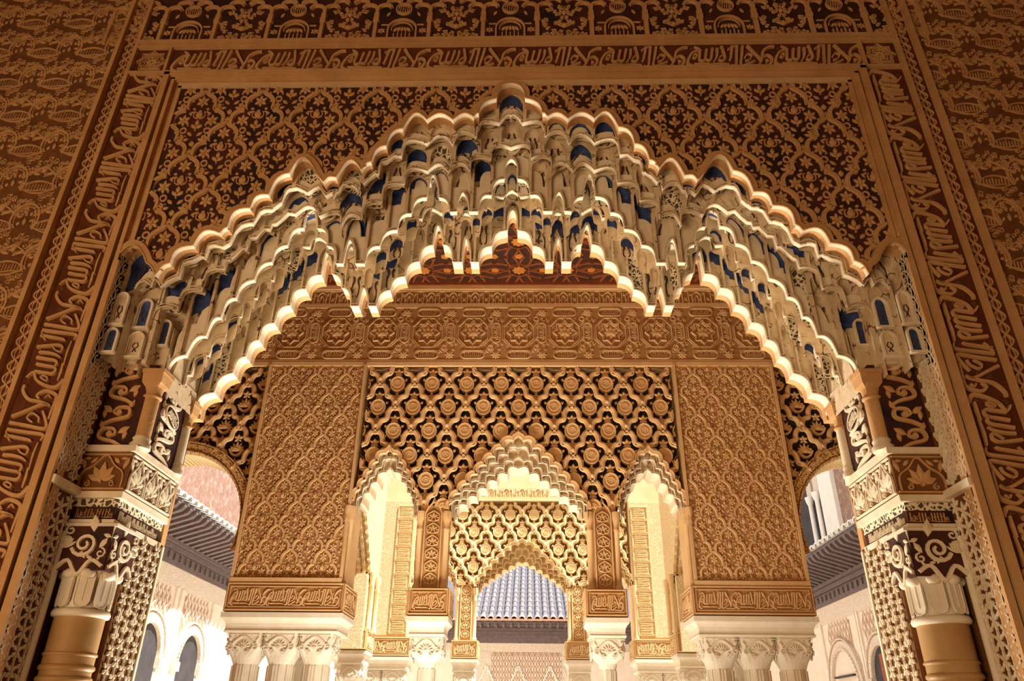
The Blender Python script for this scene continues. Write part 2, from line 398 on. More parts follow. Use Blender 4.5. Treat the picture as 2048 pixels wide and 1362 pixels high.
def muqarnas(parent, tiers, F=None, mats=('muqarnas_cream', 'blue_paint', 'cream_carved', 'cream_plain', 'ink'), spring=None, d=.085, back=None, deco=True, nx=10, nz=8, rim=.007, th=.035, el=.85, hood=.80):
    """tiers: (Y, outline, cusps). Each niche is one object: the lobe of soffit in front of it, the hollow above and its round-headed shaft"""
    for k in range(1, len(tiers)):
        Yu, U, CU = tiers[k-1]; Yl, Lw, CL = tiers[k]; wl = Lw[-1][0]
        lowx = [p[0] for p in Lw]; gap = max(0.0, Yl-Yu-th); vis = gap*el; rise = vis*1.15+.03
        for ci, (xa, xb) in enumerate(zip(CU, CU[1:])):
            wdt = xb-xa
            if wdt < .004: continue
            mid = (xa+xb)/2; hw = wdt/2; E = .84
            us = [-1, -.93, -E-.015, -E, -.78, -.6, -.4, -.2, 0, .2, .4, .6, .78, E, E+.015, .93, 1] if wdt > .03 else [-1, -.5, 0, .5, 1]
            xs = {mid+u*hw for u in us}|{x for x in CL if xa < x < xb}|{x for x in lowx[::2] if xa+.002 < x < xb-.002}
            xs = sorted(xs); rows = []; odd = (ci+k) % 2
            dd = min(d*(1.0 if odd else .72), wdt*.6); hv = vis*(hood+(.12 if odd else -.18)); inside = []
            top = max(interp(U, x) for x in xs)
            for j in range(nz+3):
                row = []
                for x in xs:
                    zt = interp(U, x); zb = interp(Lw, x) if abs(x) <= wl else (spring if spring else Lw[-1][1])
                    zb = min(zb, zt-.004); u = max(-1, min(1, (x-mid)/hw)); au = abs(u)
                    zc = .5*zt+.5*(top-.3*hw)
                    cut = min(zc+hv, zt+vis+.02); q_ = min(1.0, au/E)
                    zh = cut-hw*(.95*(1-math.sqrt(max(0, 1-q_*q_)))+.15*q_)
                    zh = max(zh, zb+.012)
                    if j == 0: row.append((x, Yl, zt+rise)); continue
                    if j == 1: row.append((x, Yl, min(zh+.004, zt+rise-.002))); continue
                    t = ((j-2)/nz)**1.25; z = zh+(zb-zh)*t
                    if au > E+.005: dep = 0
                    else:
                        fl = .30+.70*math.sqrt(max(0, 1-q_*q_)); hd = min(1.0, (zh-z)/(wdt*.45+1e-6)); hd = .35+.65*math.sqrt(max(0, 1-(1-hd)**2)); dep = dd*fl*hd
                    row.append((x, Yl+dep, z))
                rows.append(row)
            mb = MB()
            fr = [(x, Yu, interp(U, x)) for x in xs]; bk = [(x, Yu+min(th, Yl-Yu), z) for x, _, z in fr]
            mb.grid([fr, bk, [(x, y, z+rise) for x, y, z in bk], rows[0]], 3)
            h = (rows[1][len(xs)//2][2]-rows[-1][len(xs)//2][2])
            rnd = random.random(); n0 = len(mb.f); c = len(xs)-1
            mb.grid(rows, 0)
            if deco and wdt > .05:
                if rnd < .42:
                    for j in range(2, 2+max(2, int(nz*.42))):
                        for i in range(c):
                            if abs((xs[i]+xs[i+1])/2-mid) < hw*E: mb.m[n0+j*c+i] = 1
                elif rnd < .56 and h > .08:
                    for j in range(2, nz+2):
                        for i in range(c):
                            if abs((xs[i]+xs[i+1])/2-mid) < hw*E: mb.m[n0+j*c+i] = 2
            if deco and wdt > .10 and h > .13 and not (.42 <= rnd < .56):
                zt0 = rows[2][len(xs)//2][2]; zb0 = rows[-1][len(xs)//2][2]; hh = zt0-zb0; zc0 = zt0-hh*(.60 if rnd < .42 else .45); a_ = min(hh*.36, .085)
                for e in (-1, 1):
                    cx0 = mid+e*hw*.36; yy = Yl+dd*(.30+.70*math.sqrt(1-(.42/E)**2))-.004
                    P_ = curve([(cx0+e*hw*.02, zc0+a_*.62), (cx0+e*hw*.12, zc0+a_*.72), (cx0+e*hw*.06, zc0+a_*.95), (cx0-e*hw*.12, zc0+a_*.80), (cx0-e*hw*.10, zc0+a_*.45), (cx0+e*hw*.08, zc0), (cx0+e*hw*.06, zc0-a_*.6), (cx0-e*hw*.10, zc0-a_), (cx0-e*hw*.20, zc0-a_*.85)], 3)
                    n_ = len(P_); st = []
                    for q, p in enumerate(P_):
                        A_, B_ = P_[max(q-1, 0)], P_[min(q+1, n_-1)]; l_ = math.hypot(B_[0]-A_[0], B_[1]-A_[1]) or 1; w_ = .0022+.0042*math.sin(math.pi*q/(n_-1)); nx_, nz_ = -(B_[1]-A_[1])/l_*w_, (B_[0]-A_[0])/l_*w_
                        st.append([(p[0]-nx_, yy, p[1]-nz_), (p[0]+nx_, yy, p[1]+nz_)])
                    mb.grid(st, 4)
            # returns that close the step at the springing
            for x, e in ((xs[0], -1), (xs[-1], 1)):
                if abs(abs(x)-U[-1][0]) < .01 and (x*e) > 0:
                    zt = interp(U, x); zb = spring if spring else Lw[-1][1]
                    mb.add([(x, Yu, zb-.05), (x, Yl, zb-.05), (x, Yl, zt+.02), (x, Yu, zt+.02)], [(0, 1, 2, 3)], 0)
            me = mb.mesh('muqarnas_niche', mats, False)
            put('muqarnas_niche', me, parent, F)
        bead(Lw, Yl, rim, 'rim_moulding', mats[3] if k == len(tiers)-1 else mats[0], parent, F)
        bead([(x, z+rim*2.8) for x, z in Lw], Yl, rim*.7, 'rim_moulding', mats[0], parent, F)
    Yl, Lw, CL = tiers[-1]
    if back:
        mb = MB(); mb.grid([[(x, Yl, z) for x, z in Lw], [(x, back, z) for x, z in Lw]], 0)
        put('arch_soffit', mb.mesh('arch_soffit', mats[3]), parent, F)

# ------------------------------------------------------------------ relief pieces
KX, KZ = .387/825, .277/430            # crop pixels -> metres on the front wall
def q(p): return (p[0]*KX, -p[1]*KZ)
def sebka_set(m_rib, m_fl, tagname):
    S = {}
    a = MB()
    for s in (1, -1):
        a.ribbon([q((s*x, y)) for x, y in curve([(0, -10), (44, 26), (112, 58), (170, 108), (192, 172), (176, 242)], 4)], [.014, .030, .034, .030, .014], .018)
        a.spiral(s*236*KX, -214*KZ, 54*KX, math.pi*(.5), 1.25, .014, .018, n=12, sgn=-s)
        a.ribbon([q((s*x, y)) for x, y in curve([(262, 200), (268, 245), (228, 272), (205, 268)], 3)], [.010, .022, .014], .017)
        a.ribbon([q((s*x, y)) for x, y in curve([(196, 266), (255, 268), (318, 298), (354, 360), (352, 450)], 4)], [.014, .030, .034, .026], .018)
    a.poly([q(p) for p in ((-46, -52), (-60, -8), (0, -38), (60, -8), (46, -52), (0, -62))], .010)
    S['trellis_arch'] = a.mesh('trellis_arch', m_rib)
    f = MB(); f.flower(0, 0, 92*KX, .014, 6, math.pi/2, .46)
    for v in range(len(f.v)): f.v[v] = (f.v[v][0], f.v[v][1]*1.25, f.v[v][2])
    f.disc(0, 0, .007, .008, .016, 8); S['star_flower'] = f.mesh('star_flower', m_fl)
    c = MB(); c.disc(0, -.004, .024, .03, .013, 12, dome=.006); c.leaf(0, .018, math.pi/2, .022, .022, .014)
    for s in (1, -1): c.ribbon([(s*x, y) for x, y in curve([(.006, -.036), (.034, -.022), (.036, .012), (.026, .024)], 3)], .008, .010)
    S['pine_cone'] = c.mesh('pine_cone', m_fl)
    t = MB()
    t.leaf(0, .0, math.pi/2, .055, .026, .014); t.disc(0, -.034, .006, .010, .013, 8)
    for s in (1, -1):
        t.leaf(0, -.022, math.pi/2-s*.75, .052, .026, .013); t.leaf(0, -.012, math.pi/2-s*1.25, .040, .018, .012)
    S['tulip'] = t.mesh('tulip', m_fl)
    l = MB()
    for s in (1, -1):
        l.ring(s*165*KX, -530*KZ, 40*KX, .013, .010, 10, ry=40*KX*1.2)
        l.leaf(s*60*KX, -640*KZ, math.pi/2-s*1.9, .042, .024, .010); l.leaf(s*30*KX, -600*KZ, math.pi/2-s*.8, .05, .024, .009)
        l.leaf(s*105*KX, -600*KZ, -.3 if s > 0 else math.pi+.3, .045, .022, .010)
        l.disc(s*95*KX, -235*KZ, .012, .010, .008, 8); l.leaf(s*70*KX, -262*KZ, math.pi/2-s*2.1, .05, .016, .008)
        l.leaf(s*110*KX, -330*KZ, math.pi/2-s*.5, .04, .015, .008); l.disc(s*300*KX, -445*KZ, .009, .010, .010, 8)
        l.disc(s*125*KX, -455*KZ, .007, .008, .010, 8); l.leaf(s*235*KX, -520*KZ, -.9 if s > 0 else math.pi+.9, .04, .018, .009)
    l.leaf(0, -745*KZ, math.pi/2, .05, .034, .011); l.disc(0, -790*KZ, .008, .009, .01, 8)
    S['leaf_scroll'] = l.mesh('leaf_scroll', m_fl)
    return S
def sebka_cell(S, parent, F, u, v, s, test):
    put_clip('trellis_arch', S['trellis_arch'], parent, F, u, v, s, test)
    for dx, dy in ((0, 132), (-196, 395), (196, 395)):
        put_clip('star_flower', S['star_flower'], parent, F, u+dx*KX*s, v-dy*KZ*s, s, test)
    put_clip('pine_cone', S['pine_cone'], parent, F, u, v-312*KZ*s, s, test)
    put_clip('tulip', S['tulip'], parent, F, u, v-470*KZ*s, s, test)
    put_clip('leaf_scroll', S['leaf_scroll'], parent, F, u, v, s, test)

# the repeated motto of the inscription bands, drawn stroke by stroke (cell 955 x 275 crop pixels)
def phrase_mesh(mat, matf, w=.57, h=.215, rel=.014, thick=1.0, filler=True):
    sx, sy = w/955, h/285
    def c(pts, n=4): return [((x-30-477)*sx, (385-y)*sy-h/2) for x, y in curve(pts, n)]
    m = MB(); T = .020*thick*h/.215
    m.ribbon(c([(150, 125), (205, 160), (150, 185), (110, 215), (65, 290), (58, 345), (100, 372), (135, 378)]), [T*.6, T*.8, T*.9, T*1.2, T*1.4, T*.7], rel)
    m.ribbon(c([(150, 220), (170, 235), (145, 270), (120, 262), (150, 220)], 3), T*.55, rel)
    m.ribbon(c([(120, 345), (200, 347), (290, 342)], 2), [T*.5, T*.9, T*.6], rel)
    m.ribbon(c([(270, 352), (400, 345), (510, 352)], 2), [T*.4, T*.7, T*.4], rel)
    m.ribbon(c([(212, 165), (198, 235), (190, 290), (222, 306), (252, 288), (268, 225), (285, 160)]), [T*1.1, T, T*.8, T*.9, T*1.1], rel)
    m.ribbon(c([(252, 288), (288, 300), (318, 280), (335, 215), (352, 145)]), [T*.8, T*.9, T*1.1], rel)
    m.ribbon(c([(402, 150), (395, 220), (375, 275), (345, 312)]), [T*1.1, T*.9, T*.5], rel)
    m.ribbon(c([(455, 122), (468, 200), (474, 270), (445, 303), (400, 300)]), [T*1.1, T, T*.9, T*.5], rel)
    m.ribbon(c([(400, 300), (420, 260), (452, 235)], 3), T*.5, rel)
    m.ribbon(c([(575, 120), (555, 200), (532, 285), (515, 300)]), [T*1.1, T, T*.6], rel)
    m.ribbon(c([(520, 165), (560, 140), (610, 118)], 2), T*.5, rel)
    m.ribbon(c([(628, 118), (605, 240), (585, 350), (560, 372), (525, 362)]), [T*1.1, T, T, T*.5], rel)
    m.ribbon(c([(690, 118), (665, 230), (635, 345), (650, 370), (710, 352), (795, 312)]), [T*1.1, T, T, T*.7], rel)
    m.ribbon(c([(745, 118), (790, 190), (845, 270), (862, 315), (838, 345)]), [T*1.2, T, T*.9, T*.5], rel)
    m.ribbon(c([(1040, 132), (985, 135), (910, 185), (885, 260), (858, 330), (835, 348)]), [T*.9, T*1.1, T, T*.6], rel)
    m.ribbon(c([(690, 270), (730, 225), (775, 245), (735, 300), (690, 310)], 3), T*.6, rel)
    m.ribbon(c([(905, 262), (945, 240), (985, 280), (965, 340), (925, 375), (830, 372), (720, 368)]), [T*.7, T, T*1.2, T, T*.6], rel)
    m.ribbon(c([(915, 300), (945, 315), (915, 335)], 3), T*.5, rel)
    if filler:
        rnd = random.Random(3)
        for k in range(16):
            x = 60+rnd.random()*900; y = 135+rnd.random()*215
            X, Y = c([(x, y), (x+1, y)], 1)[0]; m.spiral(X, Y, .016*h/.215, rnd.random()*6, 1.0, .0055*h/.215, rel*.45, n=7, mi=1, sgn=rnd.choice((1, -1)))
            m.leaf(X+.012, Y, rnd.random()*6, .022*h/.215, .010*h/.215, rel*.45, mi=1)
    return m.mesh('motto', [mat, matf])
def knot_mesh(mat, w=.078, L=.15):
    m = MB(); n = 14
    for ph in (0, math.pi):
        m.ribbon([(math.sin(2*math.pi*k/n+ph)*w*.36, L*k/n-L/2) for k in range(n+1)], .0105, .008+.003*(ph > 0))
        m.ribbon([(math.sin(2*math.pi*k/n*1.0+ph)*w*.16, L*k/n-L/2) for k in range(n+1)], .0065, .007)
    return m.mesh('interlace_knot', mat)
def oval_meshes(mat):
    m = MB(); h = .012
    # horseshoe medallion with leaves
    m.ribbon([(.075*math.cos(a), .105*math.sin(a)+.02) for a in [R(-40+260*k/16) for k in range(17)]], .014, h)
    m.ribbon([(.058*math.cos(a), .085*math.sin(a)+.02) for a in [R(-30+240*k/14) for k in range(15)]], .006, h*.8)
    for k in range(9):
        a = R(-20+220*(k % 5)/4); r = .03+.022*(k//5)
        m.leaf(r*math.cos(a)*.9, .02+r*math.sin(a)*1.3, a+.8, .03, .017, h*.8)
    m.leaf(0, -.02, math.pi/2, .05, .02, h)
    o1 = m.mesh('medallion', mat)
    m = MB()
    # almond cartouche with its script strokes
    for s in (1, -1): m.ribbon([(.115*(2*k/12-1), s*.045*math.sin(math.pi*k/12)) for k in range(13)], .008, h)
    for k in range(9):
        x = -.07+k*.0175; m.ribbon([(x, -.018), (x+.003, .02 if k % 3 else .03)], .006, h*.8)
    m.ribbon(curve([(-.075, -.018), (-.02, -.026), (.03, -.018), (.075, -.022)], 3), .006, h*.8)
    o2 = m.mesh('script_cartouche', mat)
    m = MB(); rnd = random.Random(5)
    for k in range(46):
        x, y = (rnd.random()-.5)*.34, (rnd.random()-.5)*.15
        m.spiral(x, y, .018, rnd.random()*6, 1.0, .0065, h*.7, n=7, sgn=rnd.choice((1, -1)))
        m.leaf(x, y, rnd.random()*6, .026, .012, h*.7)
    o3 = m.mesh('leaf_ground', mat)
    m = MB()
    for s in (1, -1):
        m.ribbon([(s*x, y) for x, y in curve([(.0, .07), (.06, .03), (.10, -.01), (.135, -.02)], 3)], .012, h)
        m.spiral(s*.10, .035, .026, 0, 1.2, .009, h, n=10, sgn=s); m.leaf(s*.02, .0, math.pi/2-s*1.2, .06, .026, h)
    m.leaf(0, .01, math.pi/2, .06, .03, h)
    o4 = m.mesh('scroll_spray', mat)
    return o1, o2, o3, o4

# ------------------------------------------------------------------ front wall of the hall
A = 2.262
def slab_with_opening(P, Yf, Yb, xo, ztop, zlow_out=0.0, wmax=None):
    """wall slab whose lower edge inside the opening follows outline P"""
    mb = MB(); w = P[-1][0]
    xs = [p[0] for p in P]
    for Y in (Yf, Yb): mb.grid([[(x, Y, interp(P, x)) for x in xs], [(x, Y, ztop) for x in xs]])
    for s in (-1, 1):
        a, b = sorted((s*w, s*xo)); mb.box(a, b, Yf, Yb, zlow_out, ztop)
    mb.grid([[(x, Yf, z) for x, z in P], [(x, Yb, z) for x, z in P]])
    return mb
L0w = [p for p in L0 if abs(p[0]) <= A]
L0w = [(-A, interp(L0, -A))]+L0w+[(A, interp(L0, A))]
mb = slab_with_opening([(x, z+.005) for x, z in L0w], 3.53, 3.60, 7.5, 9.0)
wall_front = struct('wall_front', mb.mesh('wall_front', 'stucco_tan'), 'tall carved brown stucco wall framing the great stalactite arch', 'wall')
F0 = front(3.53)
# sunk ground of the trellis field
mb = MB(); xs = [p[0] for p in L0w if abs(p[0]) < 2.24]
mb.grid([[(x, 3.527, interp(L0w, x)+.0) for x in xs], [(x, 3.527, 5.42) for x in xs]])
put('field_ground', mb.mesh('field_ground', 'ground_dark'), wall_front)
# lip round the arch outline
mb = MB(); rows = []
pts = L0w
for i, p in enumerate(pts):
    a, b = pts[max(i-2, 0)], pts[min(i+2, len(pts)-1)]; dx, dz = b[0]-a[0], b[1]-a[1]; l = math.hypot(dx, dz) or 1
    nx, nz = -dz/l, dx/l
    rows.append([(p[0], 3.505, p[1]), (p[0], 3.495, p[1]), (p[0]+nx*.035, 3.497, p[1]+nz*.035), (p[0]+nx*.042, 3.53, p[1]+nz*.042)])
mb.grid(rows); put('arch_border', mb.mesh('arch_border', 'stucco_tan'), wall_front)
bead(L0w, 3.496, .007, 'arch_bead', 'stucco_tan', wall_front)
put('arch_sun_cover', MB().box(-2.6, 2.6, 3.6, 4.34, 5.95, 6.1).mesh('arch_sun_cover', 'stucco_tan'), wall_front)  # unseen slab, added to keep sun from leaking into the hollow niches
SA = sebka_set('stucco_tan', 'stucco_tan', 'front')
_ax, _az = UY(409.3, 179.5, 3.5)
def field_test(u, v):
    return abs(u) < 2.215 and v < 5.412 and v > interp(L0w, u)+.03
for r in range(-2, 7):
    for i in range(-1, 13):
        u = _ax+(i-(.5 if r % 2 else 0))*.387; v = _az-r*.277
        if abs(u) > 2.5: continue
        lo = min(interp(L0w, max(-A, min(A, u+d))) for d in (-.19, 0, .19))
        if v < lo-.1 and v < interp(L0w, max(-A, min(A, u))): continue
        sebka_cell(SA, wall_front, F0, u, v, 1.0, field_test)
# frame mouldings, sides and top
def hbar(name, x0, x1, z0, z1, y0, y1, parent, mat='stucco_tan'):
    return put(name, MB().box(x0, x1, y0, y1, z0, z1).mesh(name, mat), parent)
def roll_v(name, x, z0, z1, y, r, parent, mat, n=10):
    return put(name, MB().lathe([(r, z0), (r, z1)], (x, y), n).mesh(name, mat, True), parent)
for s in (-1, 1):
    for a, b, y in ((2.216, 2.240, 3.515), (2.262, 2.285, 3.49), (2.300, 2.338, 3.475), (2.340, 2.352, 3.50), (2.600, 2.626, 3.495), (2.724, 2.752, 3.485)):
        x0, x1 = sorted((s*a, s*b)); hbar('frame_moulding', x0, x1, 0 if a > 2.25 else interp(L0w, s*a)-.02, 5.43 if a < 2.25 else (5.46+(a-2.24)*1.05 if a < 2.5 else 8.8), y, 3.54, wall_front)
hbar('frame_moulding', -2.24, 2.24, 5.412, 5.455, 3.515, 3.54, wall_front, 'stucco_light')
hbar('frame_moulding', -2.285, 2.285, 5.468, 5.492, 3.49, 3.54, wall_front)
hbar('frame_moulding', -2.338, 2.338, 5.498, 5.535, 3.475, 3.54, wall_front)
hbar('frame_moulding', -2.60, 2.60, 5.537, 5.555, 3.495, 3.54, wall_front)
hbar('frame_moulding', -2.60, 2.60, 5.790, 5.808, 3.495, 3.54, wall_front)
hbar('frame_moulding', -2.60, 2.60, 5.825, 5.850, 3.485, 3.54, wall_front)
for s in (-1, 1): hbar('frame_moulding', min(s*2.352, s*2.370), max(s*2.352, s*2.370), 5.555, 5.79, 3.495, 3.54, wall_front)
# inscription bands
g = MB(); g.box(-2.60, 2.60, 3.527, 3.54, 5.55, 5.80)
for s in (-1, 1): g.box(min(s*2.35, s*2.602), max(s*2.35, s*2.602), 3.527, 3.54, 0, 5.55); g.box(min(s*2.625, s*2.726), max(s*2.625, s*2.726), 3.527, 3.54, 0, 8.8)
put('band_ground', g.mesh('band_ground', 'ground_red'), wall_front)
PH = phrase_mesh('stucco_tan', 'ground_brown')
for k in range(8): put('motto', PH, wall_front, at(F0, -2.345+.586*(k+.5), 5.672, (1.02, 1.0, 1.3)))
for k in range(8):
    z = 5.53-.586*(k+.5)
    put('motto', PH, wall_front, at(F0, -2.476, z, (1.02, 1.06, 1.3), R(90)))
    put('motto', PH, wall_front, at(F0, 2.476, z, (1.02, 1.06, 1.3), R(-90)))
# corner stars of the band
m = MB()
for r_, w_ in ((.105, .008), (.088, .006), (.06, .006)):
    for o in (0, R(45)): m.ribbon([(r_*math.cos(o+R(45)+k*R(90)), r_*math.sin(o+R(45)+k*R(90))) for k in range(4)], w_, .012, 0, True)
m.flower(0, 0, .045, .012, 8)
for k in range(8): m.leaf(.07*math.cos(k*R(45)+.39), .07*math.sin(k*R(45)+.39), k*R(45)+1.2, .03, .014, .008)
CS = m.mesh('corner_star', 'stucco_tan')
for s in (-1, 1): put('corner_star', CS, wall_front, at(F0, s*2.485, 5.672))
# interlace strips
KN = knot_mesh('stucco_tan')
for s in (-1, 1):
    for k in range(40): put('interlace_knot', KN, wall_front, at(F0, s*2.675, .9+.15*k))
# blind arcade frieze
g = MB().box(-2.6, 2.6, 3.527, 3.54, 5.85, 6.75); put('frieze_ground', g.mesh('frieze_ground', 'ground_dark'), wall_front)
def bay(kind):
    m = MB(); h = .022; wd = .19
    for s in (-1, 1):
        m.ribbon([(s*wd, 0), (s*wd, .20)], .034, h); m.ribbon([(s*wd, .20), (s*wd, .235)], .05, h+.004); m.ribbon([(s*wd, .245), (s*wd, .285)], .044, h)
    lob = [(-wd, .285)]
    for cx, cz, r_ in ((-.135, .335, .05), (-.07, .385, .055), (0, .42, .06), (.07, .385, .055), (.135, .335, .05)):
        lob += [(cx+r_*math.cos(R(170-160*k/8)), cz+r_*math.sin(R(170-160*k/8))*.8) for k in range(9)]
    lob.append((wd, .285)); m.ribbon(lob, .026, h)
    if kind == 0:
        m.ring(0, .33, .055, .012, h*.8, 16); m.ring(0, .33, .04, .006, h*.6, 16)
        for k in range(4): m.ribbon([(-.024+k*.016, .31), (-.02+k*.016, .352)], .007, h*.7)
        m.ribbon([(-.10, .0), (-.10, .12)]+[(.10*math.cos(R(180-180*k/12)), .12+.10*math.sin(R(180-180*k/12))) for k in range(13)]+[(.10, .0)], .016, h*.8)
        m.ribbon([(.075*math.cos(R(180-180*k/12)), .115+.075*math.sin(R(180-180*k/12))) for k in range(13)], .008, h*.7)
        m.ribbon([(-.15, .02), (.15, .02)], .012, h*.6); m.ribbon([(-.15, .17), (-.10, .17)], .008, h*.5); m.ribbon([(.10, .17), (.15, .17)], .008, h*.5)
        for k in range(5): m.ribbon([(-.055+k*.028, .02), (-.055+k*.028, .075+.012*(k % 2))], .010, h*.7); m.leaf(-.06+k*.03, .10, math.pi/2+(k-2)*.3, .05, .022, h*.7)
        for s in (-1, 1): m.flower(s*.145, .11, .03, h*.6, 6); m.leaf(s*.12, .26, math.pi/2+s*.5, .05, .02, h*.6)
    else:
        rnd = random.Random(9)
        for k in range(34):
            x, z = (rnd.random()-.5)*.30, .02+rnd.random()*.33
            if abs(x) > .15 or z > .40-abs(x)*.7: continue
            for s in (-1, 1):
                m.ring(s*abs(x), z, .011, .007, h*.7, 8); m.leaf(s*abs(x), z, math.pi/2+s*(k % 7-3)*.5, .028, .012, h*.7)
        m.leaf(0, .12, math.pi/2, .05, .04, h); m.leaf(0, .25, math.pi/2, .05, .03, h)
    return m.mesh('blind_arch', 'stucco_tan')
BY = [bay(0), bay(1)]
for k in range(-7, 8): put('blind_arch', BY[(k) % 2], wall_front, at(F0, k*.381-.012, 5.852))
for k in range(-14, 15): hbar('frieze_moulding', k*.1905-.095, k*.1905+.095, 6.42, 6.455, 3.49, 3.54, wall_front)
# outer fields of medallions
g = MB()
for s in (-1, 1): g.box(min(s*2.75, s*4.6), max(s*2.75, s*4.6), 3.527, 3.54, 0, 8.8)
put('field_ground', g.mesh('field_ground', 'ground_brown'), wall_front)
OV = oval_meshes('stucco_tan')
for s in (-1, 1):
    def ft(a, b): return abs(a) > 2.757
    for r in range(0, 17):
        for c in range(-1, 4):
            u = s*(2.93+c*.34+(.17 if r % 2 else 0)); v = 1.9+r*.30
            if abs(u) > 4.05: continue
            put_clip('medallion', OV[0], wall_front, F0, u, v, 1.12, ft)
            put_clip('script_cartouche', OV[1], wall_front, F0, u+s*.17, v-.03, 1.05, ft)
            put_clip('leaf_ground', OV[2], wall_front, F0, u, v-.155, 1.0, ft)
            put_clip('scroll_spray', OV[3], wall_front, F0, u+s*.17, v+.07, .95, ft)

# ------------------------------------------------------------------ great muqarnas arch
arch = thing('muqarnas_arch', 'great cream stalactite arch of many tiers of painted niches', 'arch', (0, 3.6, 3.4))
w0, w3, w6 = A, L3[-1][0], L6[-1][0]
e0 = smooth_fn(L0w, A, .13); e3 = smooth_fn(L3, w3, .12); e6 = smooth_fn(L6, w6, .10)
def mixenv(a, b, t): return lambda s: a(s)*(1-t)+b(s)*t
L1, C1 = scallop(mixenv(e0, e3, .34), 2.18, .185, .50, .5)
L2, C2 = scallop(mixenv(e0, e3, .68), 2.09, .185, .50, 0)
em = mixenv(e3, e6, .5)
L5, C5 = scallop(lambda s: em(s)+.075*(1-abs(s)**4), 1.985, .165, .50, .5)
def under(P, U, gap=.035):
    """keep an inner outline below the outline in front of it"""
    return [(x, min(z, interp(U, x)-gap)) for x, z in P]
L1 = under(L1, L0w); L2 = under(L2, L1)
C0 = [c for c in C0 if abs(c) < A-.01]; C0 = [-A]+C0+[A]
muqarnas(arch, [(3.50, L0w, C0), (3.60, L1, C1), (3.70, L2, C2), (Y3, L3, C3)], spring=3.42)
muqarnas(arch, [(Y3, L3, C3), (4.04, L5, C5), (Y6, L6, C6)], spring=3.38, back=4.34, hood=.7)
for s in (-1, 1):
    put('springer', MB().box(min(s*1.995, s*2.28), max(s*1.995, s*2.28), 3.802, 4.345, 3.426, 3.72).mesh('springer', 'muqarnas_cream'), arch)
    put('springer', MB().box(min(s*2.06, s*2.285), max(s*2.06, s*2.285), 3.71, 3.802, 3.44, 4.0).mesh('springer', 'muqarnas_cream'), arch)
def small_niche(w, h, dark):
    m = MB(); a = w/2
    arc = [(-a, 0), (-a, h-a)]+[(a*math.cos(R(180-180*k/10)), h-a+a*1.1*math.sin(R(180-180*k/10))) for k in range(1, 10)]+[(a, h-a), (a, 0)]
    m.poly([(x*.9, y) for x, y in arc[::-1]], .002, 0, 1); m.ribbon(arc, .014, .016, 0, False, 0); m.ribbon([(x*.74, y) for x, y in arc], .006, .009, 0, False, 0)
    m.ribbon([(-a-.012, -.008), (a+.012, -.008)], .018, .024, 0, False, 0)
    for e in (-1, 1): m.ribbon(curve([(e*a*.25, h*.2), (e*a*.05, h*.32), (e*a*.38, h*.45), (e*a*.12, h*.6)], 3), .006, .004, .002, False, 2)
    return m.mesh('corner_niche', ['cream_plain', dark, 'ink'])
for s in (-1, 1):
    for x, z, w, h, Y, dk in ((2.222, 3.63, .070, .20, 3.592, 'muqarnas_cream'), (2.222, 3.455, .070, .14, 3.592, 'blue_paint'), (2.135, 3.665, .080, .18, 3.692, 'blue_paint'), (2.135, 3.475, .085, .15, 3.692, 'muqarnas_cream'), (2.045, 3.60, .070, .16, 3.792, 'blue_paint')):
        put('corner_niche', small_niche(w, h, dk), arch, at(front(Y), s*x, z))
# back face of the arch wall towards the gallery
mb = slab_with_opening(L6, 4.34, 4.40, 7.5, 9.0, 3.36)
for s in (-1, 1): mb.box(min(s*2.05, s*7.5), max(s*2.05, s*7.5), 4.345, 4.40, 0, 3.37)
wall_back = struct('wall_gallery_side', mb.mesh('wall_gallery_side', 'stucco_tan'), 'far face of the great arch wall seen under its scalloped edge', 'wall')

# ------------------------------------------------------------------ jamb piers, columns and colonnettes of the great arch
def leafstar():
    m = MB(); m.flower(0, 0, .045, .013, 6, math.pi/2, .38); m.disc(0, 0, .006, .006, .015, 6); return m.mesh('star_leaf', 'cream_plain')
def curls():
    m = MB(); rnd = random.Random(2)
    for s in (-1, 1):
        m.ribbon(curve([(0, -.03), (s*.014, -.008), (s*.008, .012), (s*.020, .030)], 3), [.007, .011, .006], .012)
        m.spiral(s*.026, -.012, .014, 0, 1.1, .007, .012, n=8, sgn=s); m.leaf(s*.012, .018, math.pi/2-s*.9, .028, .013, .012)
    m.leaf(0, .006, math.pi/2, .034, .014, .013); return m.mesh('curl_leaf', 'cream_plain')
STAR, CURL = leafstar(), curls()
def scroll_panel(w, h, n):
    """bold palmette scrolls"""
    m = MB()
    for k in range(n):
        z = h*(k+.5)/n; s = 1 if k % 2 else -1
        m.ribbon(curve([(-s*w*.40, z-h/n*.55), (-s*w*.10, z-h/n*.30), (s*w*.34, z-h/n*.1), (s*w*.30, z+h/n*.28), (0, z+h/n*.30), (-s*w*.10, z+h/n*.08), (s*w*.02, z-h/n*.04)], 4), [.020, .024, .020, .012], .016)
        m.disc(s*w*.06, z+.005, .018, .020, .018, 10); m.leaf(-s*w*.16, z+h/n*.1, R(90)+s*1.0, .07, .034, .014)
        m.leaf(s*w*.30, z+h/n*.28, R(90)-s*.4, .055, .028, .014); m.leaf(-s*w*.36, z-h/n*.2, R(90)+s*.1, .06, .024, .014)
    return m
